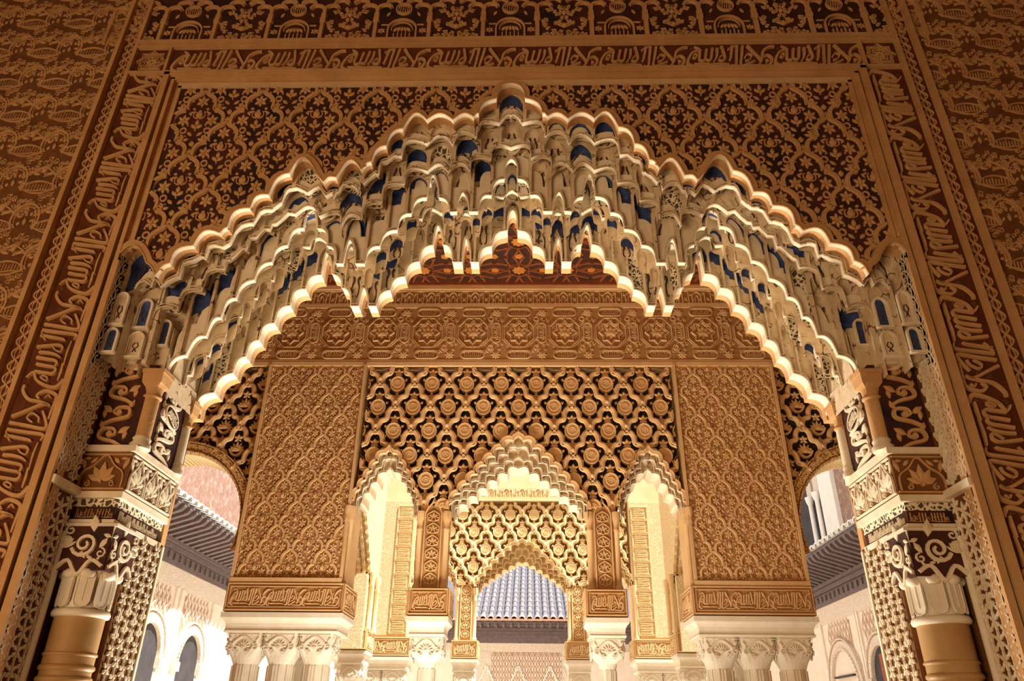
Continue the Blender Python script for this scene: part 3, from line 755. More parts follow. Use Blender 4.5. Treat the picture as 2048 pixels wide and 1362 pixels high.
def palmettes(w, h, n):
    m = MB(); c = w/n
    for k in range(n):
        x = -w/2+c*(k+.5)
        m.ribbon(curve([(x-c*.44, .012), (x-c*.42, h*.45), (x-c*.2, h*.68), (x, h*.95), (x+c*.2, h*.68), (x+c*.42, h*.45), (x+c*.44, .012)], 4), .009, .012)
        for a, l in ((90, .55), (55, .5), (125, .5), (20, .42), (160, .42)): m.leaf(x, h*.25, R(a), l*h*.95, h*.17, .014)
        m.disc(x, h*.22, .010, .010, .016, 8)
        for s in (-1, 1):
            m.leaf(x+s*c*.40, h*.55, R(90)-s*.3, h*.36, h*.12, .010); m.spiral(x+s*c*.26, h*.16, h*.09, R(90), 1.2, h*.04, .012, n=9, sgn=s); m.leaf(x+s*c*.30, h*.72, R(90)+s*.8, h*.24, h*.10, .010); m.leaf(x+s*c*.46, h*.86, R(180) if s > 0 else 0, h*.2, h*.08, .009)
    m.ribbon([(-w/2, .006), (w/2, .006)], .010, .010); m.ribbon([(-w/2, h-.006), (w/2, h-.006)], .010, .010)
    return m
def text_strip(w, h, mat, matf, rel=.008):
    """one line of script on a band: stems, bowls and small leaves"""
    m = MB(); rnd = random.Random(int(w*1000)); n = max(4, int(w/(h*.26)))
    for k in range(n):
        x = -w/2+w*(k+.5)/n; t = rnd.random()
        if t < .5: m.ribbon([(x, -h*.36), (x+h*.03, h*.42)], h*.075, rel)
        elif t < .75: m.ribbon(curve([(x-h*.12, h*.0), (x-h*.10, -h*.3), (x+h*.08, -h*.3), (x+h*.12, h*.12)], 3), h*.07, rel)
        else: m.spiral(x, -h*.12, h*.16, rnd.random()*6, 1.0, h*.07, rel, n=8)
        m.leaf(x, h*.1, rnd.random()*6, h*.18, h*.08, rel*.6, mi=1)
    m.ribbon(curve([(-w/2, -h*.36), (-w/4, -h*.40), (0, -h*.34), (w/4, -h*.40), (w/2, -h*.36)], 3), h*.06, rel)
    return m.mesh('script_band', [mat, matf])
def side_frame(s, X):          # plane facing the middle of the opening; u runs along the depth
    return frame((X, 0, 0), (0, 1, 0), (0, 0, 1)) if s < 0 else frame((X, 0, 0), (0, -1, 0), (0, 0, 1))
TS1 = text_strip(.20, .055, 'stucco_tan', 'stucco_tan'); TS2 = text_strip(.44, .055, 'cream_plain', 'cream_plain')
PAL1 = palmettes(.26, .20, 1).mesh('palmette', 'stucco_tan'); PAL2 = palmettes(.52, .20, 3).mesh('palmette', 'cream_plain')
SCR = scroll_panel(.19, .50, 4).mesh('scroll_relief', 'stucco_tan'); SCR2 = scroll_panel(.25, .42, 4).mesh('scroll_relief', 'cream_plain')
SIDE = {-1: 'left', 1: 'right'}
def spiral_cap(mat):
    m = MB(); m.spiral(.0, .0, .062, R(200), 1.6, .022, .016, n=22); m.leaf(.03, .06, R(100), .09, .04, .016); m.leaf(-.06, .02, R(170), .07, .034, .014)
    m.ribbon(curve([(-.11, -.12), (-.06, -.08), (0, -.15), (.05, -.08), (.11, -.11)], 4), .022, .016)
    for k in range(6): m.leaf(-.085, -.02, R(40+24*k), .055, .014, .014)
    for k in range(7): m.leaf(-.02+.018*k, -.06-.006*(k % 3), R(60+30*k), .030, .014, .010)
    m.leaf(.075, -.02, R(60), .06, .028, .013); m.leaf(.08, .05, R(-20), .045, .02, .012); m.spiral(-.085, .07, .028, R(90), 1.2, .012, .013, n=10); m.spiral(.088, -.045, .026, R(90), 1.2, .011, .013, n=10, sgn=-1)
    return m.mesh('capital_scroll', mat)
CAPS = spiral_cap('cream_plain')
for s in (-1, 1):
    sd = SIDE[s]
    pier = thing('jamb_pier', f'carved jamb pier of the great arch behind the {sd} banded column', 'pier', (s*2.2, 3.9, 0), 'jamb piers of the great arch')
    # body: inner pier and set-back front
    mb = MB()
    xa, xb = sorted((s*2.03, s*2.30)); mb.box(xa, xb, 3.98, 4.345, 0, 2.56)
    xa, xb = sorted((s*2.275, s*2.40)); mb.box(xa, xb, 3.53, 4.30, 0, 4.3)
    put('body', mb.mesh('body', 'ground_brown'), pier)
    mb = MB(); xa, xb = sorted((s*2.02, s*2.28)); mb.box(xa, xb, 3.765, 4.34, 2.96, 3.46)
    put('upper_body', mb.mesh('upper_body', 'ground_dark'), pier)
    # outer reveal, leaf field below the string course and above it
    Fr = side_frame(s, s*2.272)
    hbar('corner_strip', min(s*2.25, s*2.285), max(s*2.25, s*2.285), 0, 4.0, 3.488, 3.512, pier, 'stucco_tan')
    for r in range(20):
        for c in range(4):
            u = 3.535+c*.062; z = 2.60-r*.085+(.04 if c % 2 else 0)
            if z < 1.2: continue
            nm, me = (('star_leaf', STAR) if (r//2) % 3 != 2 else ('curl_leaf', CURL))
            put(nm, me, pier, at(Fr, (u if s < 0 else -u), z, (.85, 1.15, 1)))
    for r in range(17):
        for c in range(3):
            put('curl_leaf', CURL, pier, at(Fr, (3.55+c*.068 if s < 0 else -3.55-c*.068), 2.79+r*.085+(.03 if c % 2 else 0), (1.2, 1.45, 1)))
    hbar('string_course', min(s*2.275, s*2.235), max(s*2.275, s*2.235), 2.685, 2.725, 3.50, 3.75, pier, 'cream_plain')
    roll_v('roll_moulding', s*2.262, 0, 2.5, 3.752, .020, pier, 'marble')
    # inner pier face
    Fi = side_frame(s, s*2.028)
    for r in range(22):
        for c in range(4):
            u = 4.03+c*.08; z = 2.47-r*.085+(.04 if c % 2 else 0)
            if z < 1.3: continue
            nm, me = (('star_leaf', STAR) if (r//2) % 3 != 2 else ('curl_leaf', CURL))
            put(nm, me, pier, at(Fi, (u if s < 0 else -u), z, (.85, 1.15, 1)))
    hbar('corner_strip', min(s*2.02, s*2.04), max(s*2.02, s*2.04), 0, 2.55, 4.325, 4.345, pier, 'cream_plain')
    # impost courses: abacus, script, plait, cornice, palmette block
    def course(name, inset, z0, z1, mat):
        xa, xb = sorted((s*(2.0+inset), s*2.30)); return put(name, MB().box(xa, xb, 3.73+inset, 4.30, z0, z1).mesh(name, mat), pier)
    course('abacus', .025, 2.535, 2.565, 'cream_plain'); course('script_course', .045, 2.565, 2.635, 'ground_dark')
    course('plait_course', .04, 2.635, 2.675, 'cream_carved' if s else ''); course('cornice', .012, 2.675, 2.71, 'cream_plain')
    course('palmette_block', .012, 2.71, 2.925, 'ground_brown'); course('top_fillet', -.005, 2.925, 2.96, 'cream_plain')
    Ff = front(3.775); put('script_band', TS1, pier, at(Ff, s*2.15, 2.60))
    Fs = side_frame(s, s*2.045); put('script_band', TS2, pier, at(Fs, (4.03 if s < 0 else -4.03), 2.60))
    put('palmette', PAL1, pier, at(front(3.742), s*2.145, 2.716)); put('palmette', PAL2, pier, at(side_frame(s, s*2.012), (4.015 if s < 0 else -4.015), 2.716))
    # upper panels
    put('scroll_relief', SCR, pier, at(front(3.765), s*2.168, 2.965, flip=s > 0))
    Fu = side_frame(s, s*2.02)
    put('scroll_relief', SCR2, pier, at(Fu, (4.03 if s < 0 else -4.03), 2.97, flip=s > 0))
    m = MB(); m.disc(0, 0, .085, .05, .010, 18); m2 = MB()
    card = put('cartouche', m.mesh('cartouche', 'ground_dark'), pier, at(Fu, (4.03 if s < 0 else -4.03), 3.24, 1, R(20*s), h=.014))
    card2 = put('script', phrase_mesh('cream_plain', 'cream_plain', .13, .06, .005, 1.0, False), card, at(Fu, (4.03 if s < 0 else -4.03), 3.24, 1, R(20*s), h=.024))
    m = MB(); m.ring(0, 0, .088, .010, .012, 20, ry=.053); put('rim', m.mesh('rim', 'cream_plain'), card, at(Fu, (4.03 if s < 0 else -4.03), 3.24, 1, R(20*s), h=.014))
    # column
    col = thing('engaged_column', f'smooth brown column with ring mouldings and scrolled capital, {sd} of the great arch', 'column', (s*2.135, 3.875, 0), 'columns of the great arch')
    c = (s*2.135, 3.875)
    prof = [(.116, 0), (.116, 1.55)]
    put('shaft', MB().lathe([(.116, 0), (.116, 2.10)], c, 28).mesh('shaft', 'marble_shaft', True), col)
    for z0, hh, rr in ((1.72, .020, .121), (1.755, .022, .123), (1.815, .026, .124), (1.865, .028, .124), (1.925, .02, .121)):
        put('ring', MB().lathe([(rr-.006, z0-hh/2), (rr+.002, z0-hh*.2), (rr+.002, z0+hh*.2), (rr-.006, z0+hh/2)], c, 28, cap=False).mesh('ring', 'marble_shaft', True), col)
    put('necking', MB().lathe([(.112, 2.092), (.132, 2.098), (.136, 2.112), (.130, 2.128), (.112, 2.132)], c, 28, cap=False).mesh('necking', 'marble', True), col)
    # capital: round bell passing into a square block
    mb = MB(); rows = []
    for z, r_, k in ((2.12, .108, 0), (2.26, .110, 0), (2.30, .116, .25), (2.34, .122, .6), (2.40, .126, .9), (2.53, .132, 1)):
        row = []
        for i in range(32):
            a = 2*math.pi*i/32; cx, cy = math.cos(a), math.sin(a); mx = max(abs(cx), abs(cy)); f_ = (1-k)+k/mx
            row.append((c[0]+cx*r_*f_, c[1]+cy*r_*f_, z))
        rows.append(row)
    mb.grid(rows, 0, True); cap_ = put('capital', mb.mesh('capital', 'marble', False), col)
    put('abacus', MB().box(c[0]-.145, c[0]+.145, c[1]-.138, c[1]+.138, 2.525, 2.54).mesh('abacus', 'marble'), cap_)
    for i in range(8):            # tongue leaves of the bell, each folded over at its top
        a = 2*math.pi*(i+.5)/8; t = MB()
        rr = .112; rows = []
        for u in (-.032, -.030, 0, .030, .032): rows.append(u)
        pts = [(-.036, .16), (-.036, .03), (-.026, .008), (0, 0), (.026, .008), (.036, .03), (.036, .16)]
        t.poly([(x, y) for x, y in pts[::-1]], .010); t.ribbon([(0, .03), (0, .16)], .006, .013); t.ribbon(pts, .005, .013)
        F = frame((c[0]+rr*math.cos(a), c[1]+rr*math.sin(a), 2.135), (-math.sin(a), math.cos(a), 0), (0, 0, 1))
        put('tongue_leaf', t.mesh('tongue_leaf', 'marble'), cap_, F)
        b = MB().lathe([(.004, -.034), (.022, -.026), (.027, 0), (.022, .026), (.004, .034)], (0, 0), 10)
        put('leaf_fold', b.mesh('leaf_fold', 'marble', True), cap_, frame((c[0]+(rr+.012)*math.cos(a), c[1]+(rr+.012)*math.sin(a), 2.295), (0, 0, 1), (math.cos(a), math.sin(a), 0)))
    Fg = front(c[1]-.128)
    mb = MB().box(-.125, .125, -.115, .105, -.004, .004); put('block_face', mb.mesh('block_face', 'ground_dark'), cap_, at(Fg, c[0], 2.42))
    put('capital_scroll', CAPS, cap_, at(Fg, c[0]+s*.0, 2.435, (1.05, 1, 1), flip=s > 0))
    Fh = side_frame(s, c[0]-s*.128)
    put('block_face', mb.mesh('block_face', 'ground_dark'), cap_, at(Fh, (c[1] if s < 0 else -c[1]), 2.42))
    put('capital_scroll', CAPS, cap_, at(Fh, (c[1] if s < 0 else -c[1]), 2.435, (1.05, 1, 1), flip=s < 0))
    # colonnettes above the impost
    for j, (cy, rr) in enumerate(((3.80, .042), (4.25, .034))):
        nm = ('nearer', 'farther')[j]
        co = thing('colonnette', f'slender stucco colonnette on the {sd} impost, the {nm} of its pair', 'colonnette', (s*2.018, cy, 2.96), 'colonnettes under the great arch')
        x = s*2.018
        put('base', MB().lathe([(rr*1.35, 2.96), (rr*1.35, 2.985), (rr*1.05, 3.0), (rr*1.2, 3.015), (rr, 3.03)], (x, cy), 18).mesh('base', 'cream_plain', True), co)
        put('shaft', MB().lathe([(rr, 3.03), (rr, 3.26)], (x, cy), 18).mesh('shaft', 'stucco_tan' if j == 0 else 'cream_plain', True), co)
        put('necking', MB().lathe([(rr, 3.255), (rr*1.22, 3.262), (rr*1.22, 3.272), (rr, 3.28)], (x, cy), 18, cap=False).mesh('necking', 'stucco_tan', True), co)
        mb = MB(); rows = []
        for z, r_, k in ((3.275, rr, 0), (3.32, rr*1.08, .3), (3.345, rr*1.3, 1), (3.40, rr*1.42, 1)):
            row = []
            for i in range(24):
                a = 2*math.pi*i/24; mx = max(abs(math.cos(a)), abs(math.sin(a))); f_ = (1-k)+k/mx; row.append((x+math.cos(a)*r_*f_, cy+math.sin(a)*r_*f_, z))
            rows.append(row)
        mb.grid(rows, 0, True); put('capital', mb.mesh('capital', 'stucco_tan'), co)
        put('abacus', MB().box(x-rr*1.55, x+rr*1.55, cy-rr*1.55, cy+rr*1.55, 3.40, 3.425).mesh('abacus', 'stucco_tan'), co)

# ------------------------------------------------------------------ gallery: floor, ceiling
fl = MB().box(-7.5, 7.5, -7, 4.4, -.1, 0).mesh('floor', 'floor_marble'); struct('floor', fl, 'pale marble floor of the hall under the great arch', 'floor')
struct('pavement', MB().box(-14, 14, 4.4, 34, -.12, -.02).mesh('pavement', 'floor_marble'), 'sunlit pale paving of the courtyard beyond the arches', 'pavement')
struct('wall_left', MB().box(-7.7, -7.5, -7, 7.6, 0, 9).mesh('wall_left', 'stucco_tan'), 'plain side wall of the hall on the left', 'wall')
struct('wall_right', MB().box(7.5, 7.7, -7, 7.6, 0, 9).mesh('wall_right', 'stucco_tan'), 'plain side wall of the hall on the right', 'wall')
struct('wall_rear', MB().box(-7.7, 7.7, -7.2, -7, 0, 9).mesh('wall_rear', 'stucco_tan'), 'plain rear wall of the hall facing the great arch', 'wall')
struct('ceiling_hall', MB().box(-7.5, 7.5, -7, 3.6, 8.9, 9.1).mesh('ceiling_hall', 'wood_brown'), 'dark ceiling high over the hall', 'ceiling')
ZC = 6.40
ceil = struct('ceiling', MB().box(-7.5, 7.5, 4.36, 7.6, ZC, ZC+.2).mesh('ceiling', 'wood_dark'), 'dark red wooden ceiling of the gallery with painted interlaced stars', 'ceiling')
FC = frame((0, 0, ZC), (1, 0, 0), (0, -1, 0))
def star8(r1, r2): return [((r1 if k % 2 == 0 else r2)*math.cos(k*R(22.5)), (r1 if k % 2 == 0 else r2)*math.sin(k*R(22.5))) for k in range(16)]
st = MB(); st.poly(star8(.085, .062), .016); STB = st.mesh('star_boss', 'star_orange')
lt = MB()
for k in range(8):
    a = k*R(45)+R(22.5); ca, sa = math.cos(a), math.sin(a)
    for o in (-.05, .05):
        lt.ribbon([(ca*.09-sa*o, sa*.09+ca*o), (ca*.30-sa*o, sa*.30+ca*o)], .022, .022)
    for o in (-.075, .075):
        lt.ribbon([(ca*.16-sa*o, sa*.16+ca*o), (ca*.24-sa*o*2.2, sa*.24+ca*o*2.2)], .02, .018)
lt.ribbon(star8(.15, .115), .016, .016, 0, True); LTH = lt.mesh('star_lath', 'wood_red')
s2 = MB(); s2.poly([(.05*math.cos(k*R(72)), .05*math.sin(k*R(72))) for k in range(5)], .014); SB2 = s2.mesh('small_boss', 'star_orange')
wb = MB()
for k in range(4): wb.ribbon([(.21*math.cos(k*R(90)+R(45)), .21*math.sin(k*R(90)+R(45))), (.21*math.cos(k*R(90)+R(135)), .21*math.sin(k*R(90)+R(135)))], .026, .02)
WBM = wb.mesh('diamond_lath', 'wood_brown')
for i in range(-5, 6):
    for j in range(0, 4):
        x, y = i*.56, 7.2-j*.56
        put('star_lath', LTH, ceil, at(FC, x, -y)); put('star_boss', STB, ceil, at(FC, x, -y)); put('diamond_lath', WBM, ceil, at(FC, x+.28, -y+.28))
        put('small_boss', SB2, ceil, at(FC, x+.28, -y+.28)); put('small_boss', SB2, ceil, at(FC, x+.28, -y)); put('small_boss', SB2, ceil, at(FC, x, -y+.28))
put('cornice_beam', MB().box(-6, 6, 7.44, 7.5, 6.345, 6.40).mesh('cornice_beam', 'wood_red'), ceil)
put('cornice_beam', MB().box(-6, 6, 7.465, 7.5, 6.30, 6.345).mesh('cornice_beam', 'stucco_orange'), ceil)

# ------------------------------------------------------------------ arcaded walls of the pavilion (near wall at 7.5 m, far wall at 12 m)
LX, LZ = .39/210, .28/133
def lattice_meshes(m1, m2, tagn):
    a = MB(); half = [(0, 0), (26, 8), (42, 30), (46, 58), (52, 68), (76, 76), (92, 98), (94, 128), (90, 150)]
    for k, (w, h, z0) in enumerate(((.062, .030, .02), (.022, .012, .05))):
        pts = [(-x*LX, -y*LZ) for x, y in curve(half, 3)[::-1]]+[(x*LX, -y*LZ) for x, y in curve(half, 3)[1:]]
        a.ribbon(pts, w, h, z0)
    for s in (-1, 1): a.disc(s*50*LX, -72*LZ, .016, .016, .05, 8)
    a.disc(105*LX, -105*LZ, .028, .034, .06, 10, dome=.02); A_ = a.mesh('lobed_arch', m1)
    d = MB(); d.disc(0, 0, .086, .096, .034, 18); d.ring(0, 0, .080, .012, .044, 18, ry=.088); d.ring(0, 0, .042, .008, .042, 14)
    d.flower(0, 0, .036, .044, 8)
    for k in range(8): d.leaf(.058*math.cos(k*R(45)), .062*math.sin(k*R(45)), k*R(45)+1.2, .022, .012, .042)
    for k in range(6):
        an = R(60*k+30); d.leaf(.085*math.cos(an), .092*math.sin(an), an, .04, .03, .03)
    D_ = d.mesh('rosette', m2)
    f = MB(); f.leaf(0, 0, R(90), .055, .034, .032)
    for s in (-1, 1): f.leaf(0, 0, R(90)-s*1.1, .06, .030, .030); f.leaf(0, -.005, R(90)-s*2.2, .05, .024, .030)
    F_ = f.mesh('trefoil_leaf', m2)
    g = MB(); g.leaf(0, 0, R(-90), .06, .034, .03); g.ribbon([(0, .03), (0, 0)], .014, .028)
    for s in (-1, 1): g.leaf(0, .01, R(-90)+s*1.0, .075, .022, .028)
    G_ = g.mesh('pendant_leaf', m2)
    h = MB()
    for k in range(7): h.leaf(0, -.04, R(90+(k-3)*28), .12-.012*abs(k-3), .030, .030)
    h.ribbon(curve([(-.08, -.02), (-.05, -.075), (0, -.10), (.05, -.075), (.08, -.02)], 3), .03, .03); h.disc(0, -.03, .03, .022, .038, 10)
    for s in (-1, 1): h.spiral(s*.045, -.015, .026, 0, 1.1, .012, .03, n=8, sgn=s)
    return A_, D_, F_, G_, h.mesh('fan_leaf', m2)
def lattice_cell(S, parent, F, u, v, test, s=1.0, fan=False):
    put_clip('lobed_arch', S[0], parent, F, u, v, s, test)
    if fan: put_clip('fan_leaf', S[4], parent, F, u, v-118*LZ*s, s, test); put_clip('trefoil_leaf', S[2], parent, F, u, v-66*LZ*s, s, test)
    else:
        put_clip('rosette', S[1], parent, F, u, v-132*LZ*s, s, test); put_clip('trefoil_leaf', S[2], parent, F, u, v-66*LZ*s, s, test)
    put_clip('pendant_leaf', S[3], parent, F, u, v-196*LZ*s, s, test)
def env_pt(zs, h, p): return lambda s: zs+h*(1-abs(s)**p)
def loft(c, prof, n=24):
    """square/round loft: (z, radius, squareness)"""
    mb = MB(); rows = []
    for z, r_, k in prof:
        row = []
        for i in range(n):
            a = 2*math.pi*(i+.5)/n; mx = max(abs(math.cos(a)), abs(math.sin(a))); f_ = (1-k)+k/mx; row.append((c[0]+math.cos(a)*r_*f_, c[1]+math.sin(a)*r_*f_, z))
        rows.append(row)
    mb.grid(rows, 0, True); mb.add(rows[0], [tuple(range(n))[::-1]]); mb.add(rows[-1], [tuple(range(n))]); return mb
def cap_relief(w, h, mat):
    m = MB()
    m.ribbon(curve([(-w*.22, -h*.30), (-w*.30, 0), (-w*.14, h*.3), (0, h*.40), (w*.14, h*.3), (w*.30, 0), (w*.22, -h*.30)], 4), w*.06, .010)
    for k in range(7): m.leaf(0, -h*.12, R(90+(k-3)*26), h*.36, h*.09, .012)
    m.disc(0, -h*.12, w*.06, h*.08, .016, 10)
    for s in (-1, 1):
        m.spiral(s*w*.37, -h*.10, w*.10, R(90), 1.3, w*.045, .010, n=12, sgn=s); m.spiral(s*w*.15, -h*.34, w*.08, R(90), 1.2, w*.04, .010, n=10, sgn=-s)
        m.leaf(s*w*.36, h*.16, R(90)-s*.6, h*.26, h*.10, .010); m.leaf(s*w*.26, h*.36, R(90)+s*1.0, h*.2, h*.08, .008)
    m.ribbon([(-w*.48, h*.47), (w*.48, h*.47)], h*.04, .008)
    return m.mesh('capital_relief', mat)
def column_set(name, label, c, rad, zt, hw, mat, matc, parent_group, flutes=6):
    """column: shaft, fluted bell, carved block capital"""
    o = thing(name, label, 'column', (c[0], c[1], 0), parent_group)
    put('shaft', MB().lathe([(rad*.92, 0), (rad*.92, zt-.62)], c, 16).mesh('shaft', mat, True), o)
    cp = put('capital', loft(c, [(zt-.62, rad*.98, 0), (zt-.60, rad*1.05, 0), (zt-.27, rad*1.05, .0), (zt-.22, rad*1.2, .35), (zt-.16, hw*.92, .9), (zt-.12, hw, 1), (zt, hw, 1)]).mesh('capital', matc), o)
    put('necking', MB().lathe([(rad, zt-.64), (rad*1.18, zt-.63), (rad*1.18, zt-.61), (rad, zt-.60)], c, 16, cap=False).mesh('necking', matc, True), cp)
    rl = RELIEF.get((hw, matc))
    if rl is None: rl = RELIEF[(hw, matc)] = cap_relief(hw*2, .19, matc)
    put('capital_relief', rl, cp, at(front(c[1]-hw), c[0], zt-.105))
    for sx in (-1, 1): put('capital_relief', rl, cp, at(side_frame(-sx, c[0]+sx*hw), (c[1] if sx > 0 else -c[1]), zt-.105))
    t = FLUTE.get((rad, matc))
    if t is None:
        t = MB(); w = rad*.62; t.ribbon([(-w/2, 0), (-w/2, .30)], .010, .008); t.ribbon([(-w*.1, .02), (-w*.1, .30)], .008, .007); t.ribbon([(w*.3, .0), (w*.3, .30)], .010, .008); t = FLUTE[(rad, matc)] = t.mesh('flute', matc)
    for k in range(6):
        a = R(-90+60*k); put('flute', t, cp, frame((c[0]+rad*1.03*math.cos(a), c[1]+rad*1.03*math.sin(a), zt-.58), (-math.sin(a), math.cos(a), 0), (0, 0, 1)))
    return o
RELIEF, FLUTE = {}, {}
def cornice_profile(x0, x1, y0, y1, z0, z1, out, mat, parent, name='cornice'):
    """cavetto cornice running round a block"""
    mb = MB(); h = z1-z0
    prof = [(z0, out*.10), (z0+h*.10, out*.25), (z0+h*.16, out*.05), (z0+h*.30, 0), (z0+h*.48, out*.12), (z0+h*.62, out*.45), (z0+h*.70, out*.80), (z0+h*.72, out*.80), (z0+h*.74, out), (z1, out)]
    rows = [[(x0-o, y0-o, z), (x1+o, y0-o, z), (x1+o, y1+o, z), (x0-o, y1+o, z)] for z, o in prof]
    mb.grid(rows, 0, True); mb.add(rows[0], [(3, 2, 1, 0)]); mb.add(rows[-1], [(0, 1, 2, 3)])
    return put(name, mb.mesh(name, mat), parent)
TXT = {}
def script_block(parent, x0, x1, y0, y1, z0, z1, pal, sides=(), cart=False):
    blk = put('script_block', MB().box(x0, x1, y0, y1, z0, z1).mesh('script_block', pal[1]), parent)
    w, h = x1-x0, z1-z0
    def deco(F, w):
        fr = MB()
        for d, ww in ((.012, .014), (.040, .006)): fr.ribbon([(-w/2+d, -h/2+d), (w/2-d, -h/2+d), (w/2-d, h/2-d), (-w/2+d, h/2-d)], ww, .012, 0, True)
        put('border', fr.mesh('border', pal[0]), blk, F)
        k = (round(w, 2), round(h, 2), pal[0])
        if k not in TXT:
            n = max(1, round((w-.1)/.34)); cw = (w-.1)/n
            TXT[k] = (phrase_mesh(pal[0], pal[0], cw*1.02, h-.10, .010, .8, True), n, cw)
        me, n, cw = TXT[k]
        for i in range(n): put('script', me, blk, F @ Matrix.Translation((-w/2+.05+cw*(i+.5), 0, 0)))
    deco(at(front(y0), (x0+x1)/2, (z0+z1)/2), w)
    for sx in sides:
        X = x1 if sx > 0 else x0
        deco(at(side_frame(-sx, X), ((y0+y1)/2 if sx > 0 else -(y0+y1)/2), (z0+z1)/2), y1-y0)
    return blk
def arcade(Y, pal, far=False):
    """pal = stucco, ground, carved; returns the wall object and its lower outline"""
    d = .06
    nm = 'far' if far else 'near'
    hz = -.10 if far else 0
    O = []
    for k, (w, zz) in enumerate(((.715, 0), (.69, -.11), (.665, -.22), (.645, -.32))):
        P, C = scallop(env_pt(3.66, .78+hz+zz*.9, 1.2), w, .135, .42, .5 if k % 2 == 0 else 0); O.append((Y+.07*k, P, C))
    Sd = []
    for k, (w, zz) in enumerate(((.335, 0), (.310, -.09), (.285, -.18))):
        P, C = scallop(env_pt(3.70, .60+hz+zz*.9, 1.2), w, .12, .42, .5 if k % 2 == 0 else 0); Sd.append((Y+.08*k, P, C))
    def low(x):
        a = abs(x)
        if a <= .715: return interp(O[0][1], x)
        if 1.05 <= a <= 1.72: return interp(Sd[0][1], a-1.385)
        return 3.66
    ztop = 6.45 if not far else 5.7
    # wall mass: panels over the piers, shade sheet and back skin of the lattice
    mb = MB()
    for s in (-1, 1):
        x0, x1 = sorted((s*1.725, s*2.84)); mb.box(x0, x1, Y, Y+.5, 2.90, ztop)
    zlt = 5.30 if not far else 5.02
    xs = [-1.73+3.46*k/240 for k in range(241)]
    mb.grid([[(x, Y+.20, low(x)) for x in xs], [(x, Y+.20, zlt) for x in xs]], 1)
    mb.grid([[(x, Y+.34, low(x)) for x in xs], [(x, Y+.34, zlt) for x in xs]], 0)
    mb.box(-1.73, 1.73, Y, Y+.5, zlt, ztop, 0)
    if not far:
        for s in (-1, 1): x0, x1 = sorted((s*2.84, s*7.0)); mb.box(x0, x1, Y, Y+.5, 5.30, ztop)
    wall = struct('wall_'+('pavilion_far' if far else 'pavilion_near'), mb.mesh('arcade_wall', [pal[0], 'lattice_shade' if not far else pal[1]]),
                  'sunlit cream lattice wall at the far side of the pavilion' if far else 'orange carved stucco wall with trellis panels behind the great arch', 'wall')
    Fw = front(Y+.0)
    # lattice
    LS = lattice_meshes(pal[0], pal[0], nm)
    Fl = front(Y+.065)
    def t1(u, v): return abs(u) < 1.70 and v < zlt and v > low(u)+.012
    for r in range(0, 7):
        for i in range(-5, 6):
            u = (i+(.5 if r % 2 == 0 else 0))*.39; v = zlt+.06-r*.28
            if abs(u) > 1.85 or v < min(low(max(-1.7, min(1.7, u+e))) for e in (-.15, 0, .15))-.02: continue
            lattice_cell(LS, wall, Fl, u, v, t1)
    # arch borders on the lattice
    def off(P, o, cx=0):
        pts = []
        for i, p in enumerate(P):
            a, b = P[max(i-1, 0)], P[min(i+1, len(P)-1)]; dx, dz = b[0]-a[0], b[1]-a[1]; l = math.hypot(dx, dz) or 1
            pts.append((cx+p[0]-dz/l*o, p[1]+dx/l*o))
        return pts
    m = MB(); m.ribbon(off(O[0][1], .02), .05, .05); m.ribbon(off(O[0][1], .035), .014, .062)
    for s in (-1, 1): m.ribbon(off(Sd[0][1], .018, s*1.385), .045, .05); m.ribbon(off(Sd[0][1], .03, s*1.385), .012, .062)
    put('arch_border', m.mesh('arch_border', pal[0]), wall, front(Y+.05))
    # muqarnas arches
    cr = ('stucco_pale', 'muqarnas_cream', 'stucco_pale', 'stucco_pale') if far else ('muqarnas_cream', 'blue_paint', 'muqarnas_cream', 'cream_plain')
    ar = thing('stalactite_arch', ('bright scalloped stalactite arch framing the grey tiled roof' if far else 'middle scalloped stalactite arch of the orange wall, the widest of three'), 'arch', (0, Y, 3.6), 'pavilion arches')
    muqarnas(ar, O, None, cr, d=.045, back=Y+.5, deco=False, nx=7, nz=5, rim=.006, spring=3.60)
    for s in (-1, 1):
        a2 = thing('stalactite_arch', (f'narrow pointed stalactite arch {SIDE[s]} of the middle one' + (' in the far sunlit wall' if far else ' in the orange wall')), 'arch', (s*1.385, Y, 3.6), 'pavilion arches')
        muqarnas(a2, Sd, Matrix.Translation((s*1.385, 0, 0)), cr, d=.045, back=Y+.5, deco=False, nx=7, nz=5, rim=.006, spring=3.64)
        # hood shell
        # slender pier between the arches
        tp = thing('slender_pier', f'slender carved pier with paired colonnettes {SIDE[s]} of the middle arch' + (', in the far sunlit wall' if far else ', in the orange wall'), 'pier', (s*.865, Y+.2, 0), 'slender piers')
        X = s*.868
        put('pilaster', MB().box(X-.14, X+.14, Y+.05, Y+.42, 2.87, 3.70).mesh('pilaster', pal[1]), tp)
        pm = MB()
        for k in range(6):
            z = .03+k*.125
            for q_ in (-1, 1):
                pm.spiral(q_*.04, z+.03, .032, R(90), 1.2, .011, .012, n=9, sgn=q_); pm.leaf(0, z+.04, R(90)-q_*.8, .05, .018, .012)
                pm.ribbon(curve([(0, z), (q_*.05, z+.02), (q_*.06, z+.07), (0, z+.11)], 3), .009, .011)
            pm.leaf(0, z+.05, R(90), .045, .02, .014)
        pm.ribbon([(-.085, .0), (-.085, .74)]+[(-.06, .80), (-.02, .84), (0, .90), (.02, .84), (.06, .80)]+[(.085, .74), (.085, 0)], .016, .016)
        put('pilaster_relief', pm.mesh('pilaster_relief', pal[0]), tp, at(front(Y+.05), X, 2.88))
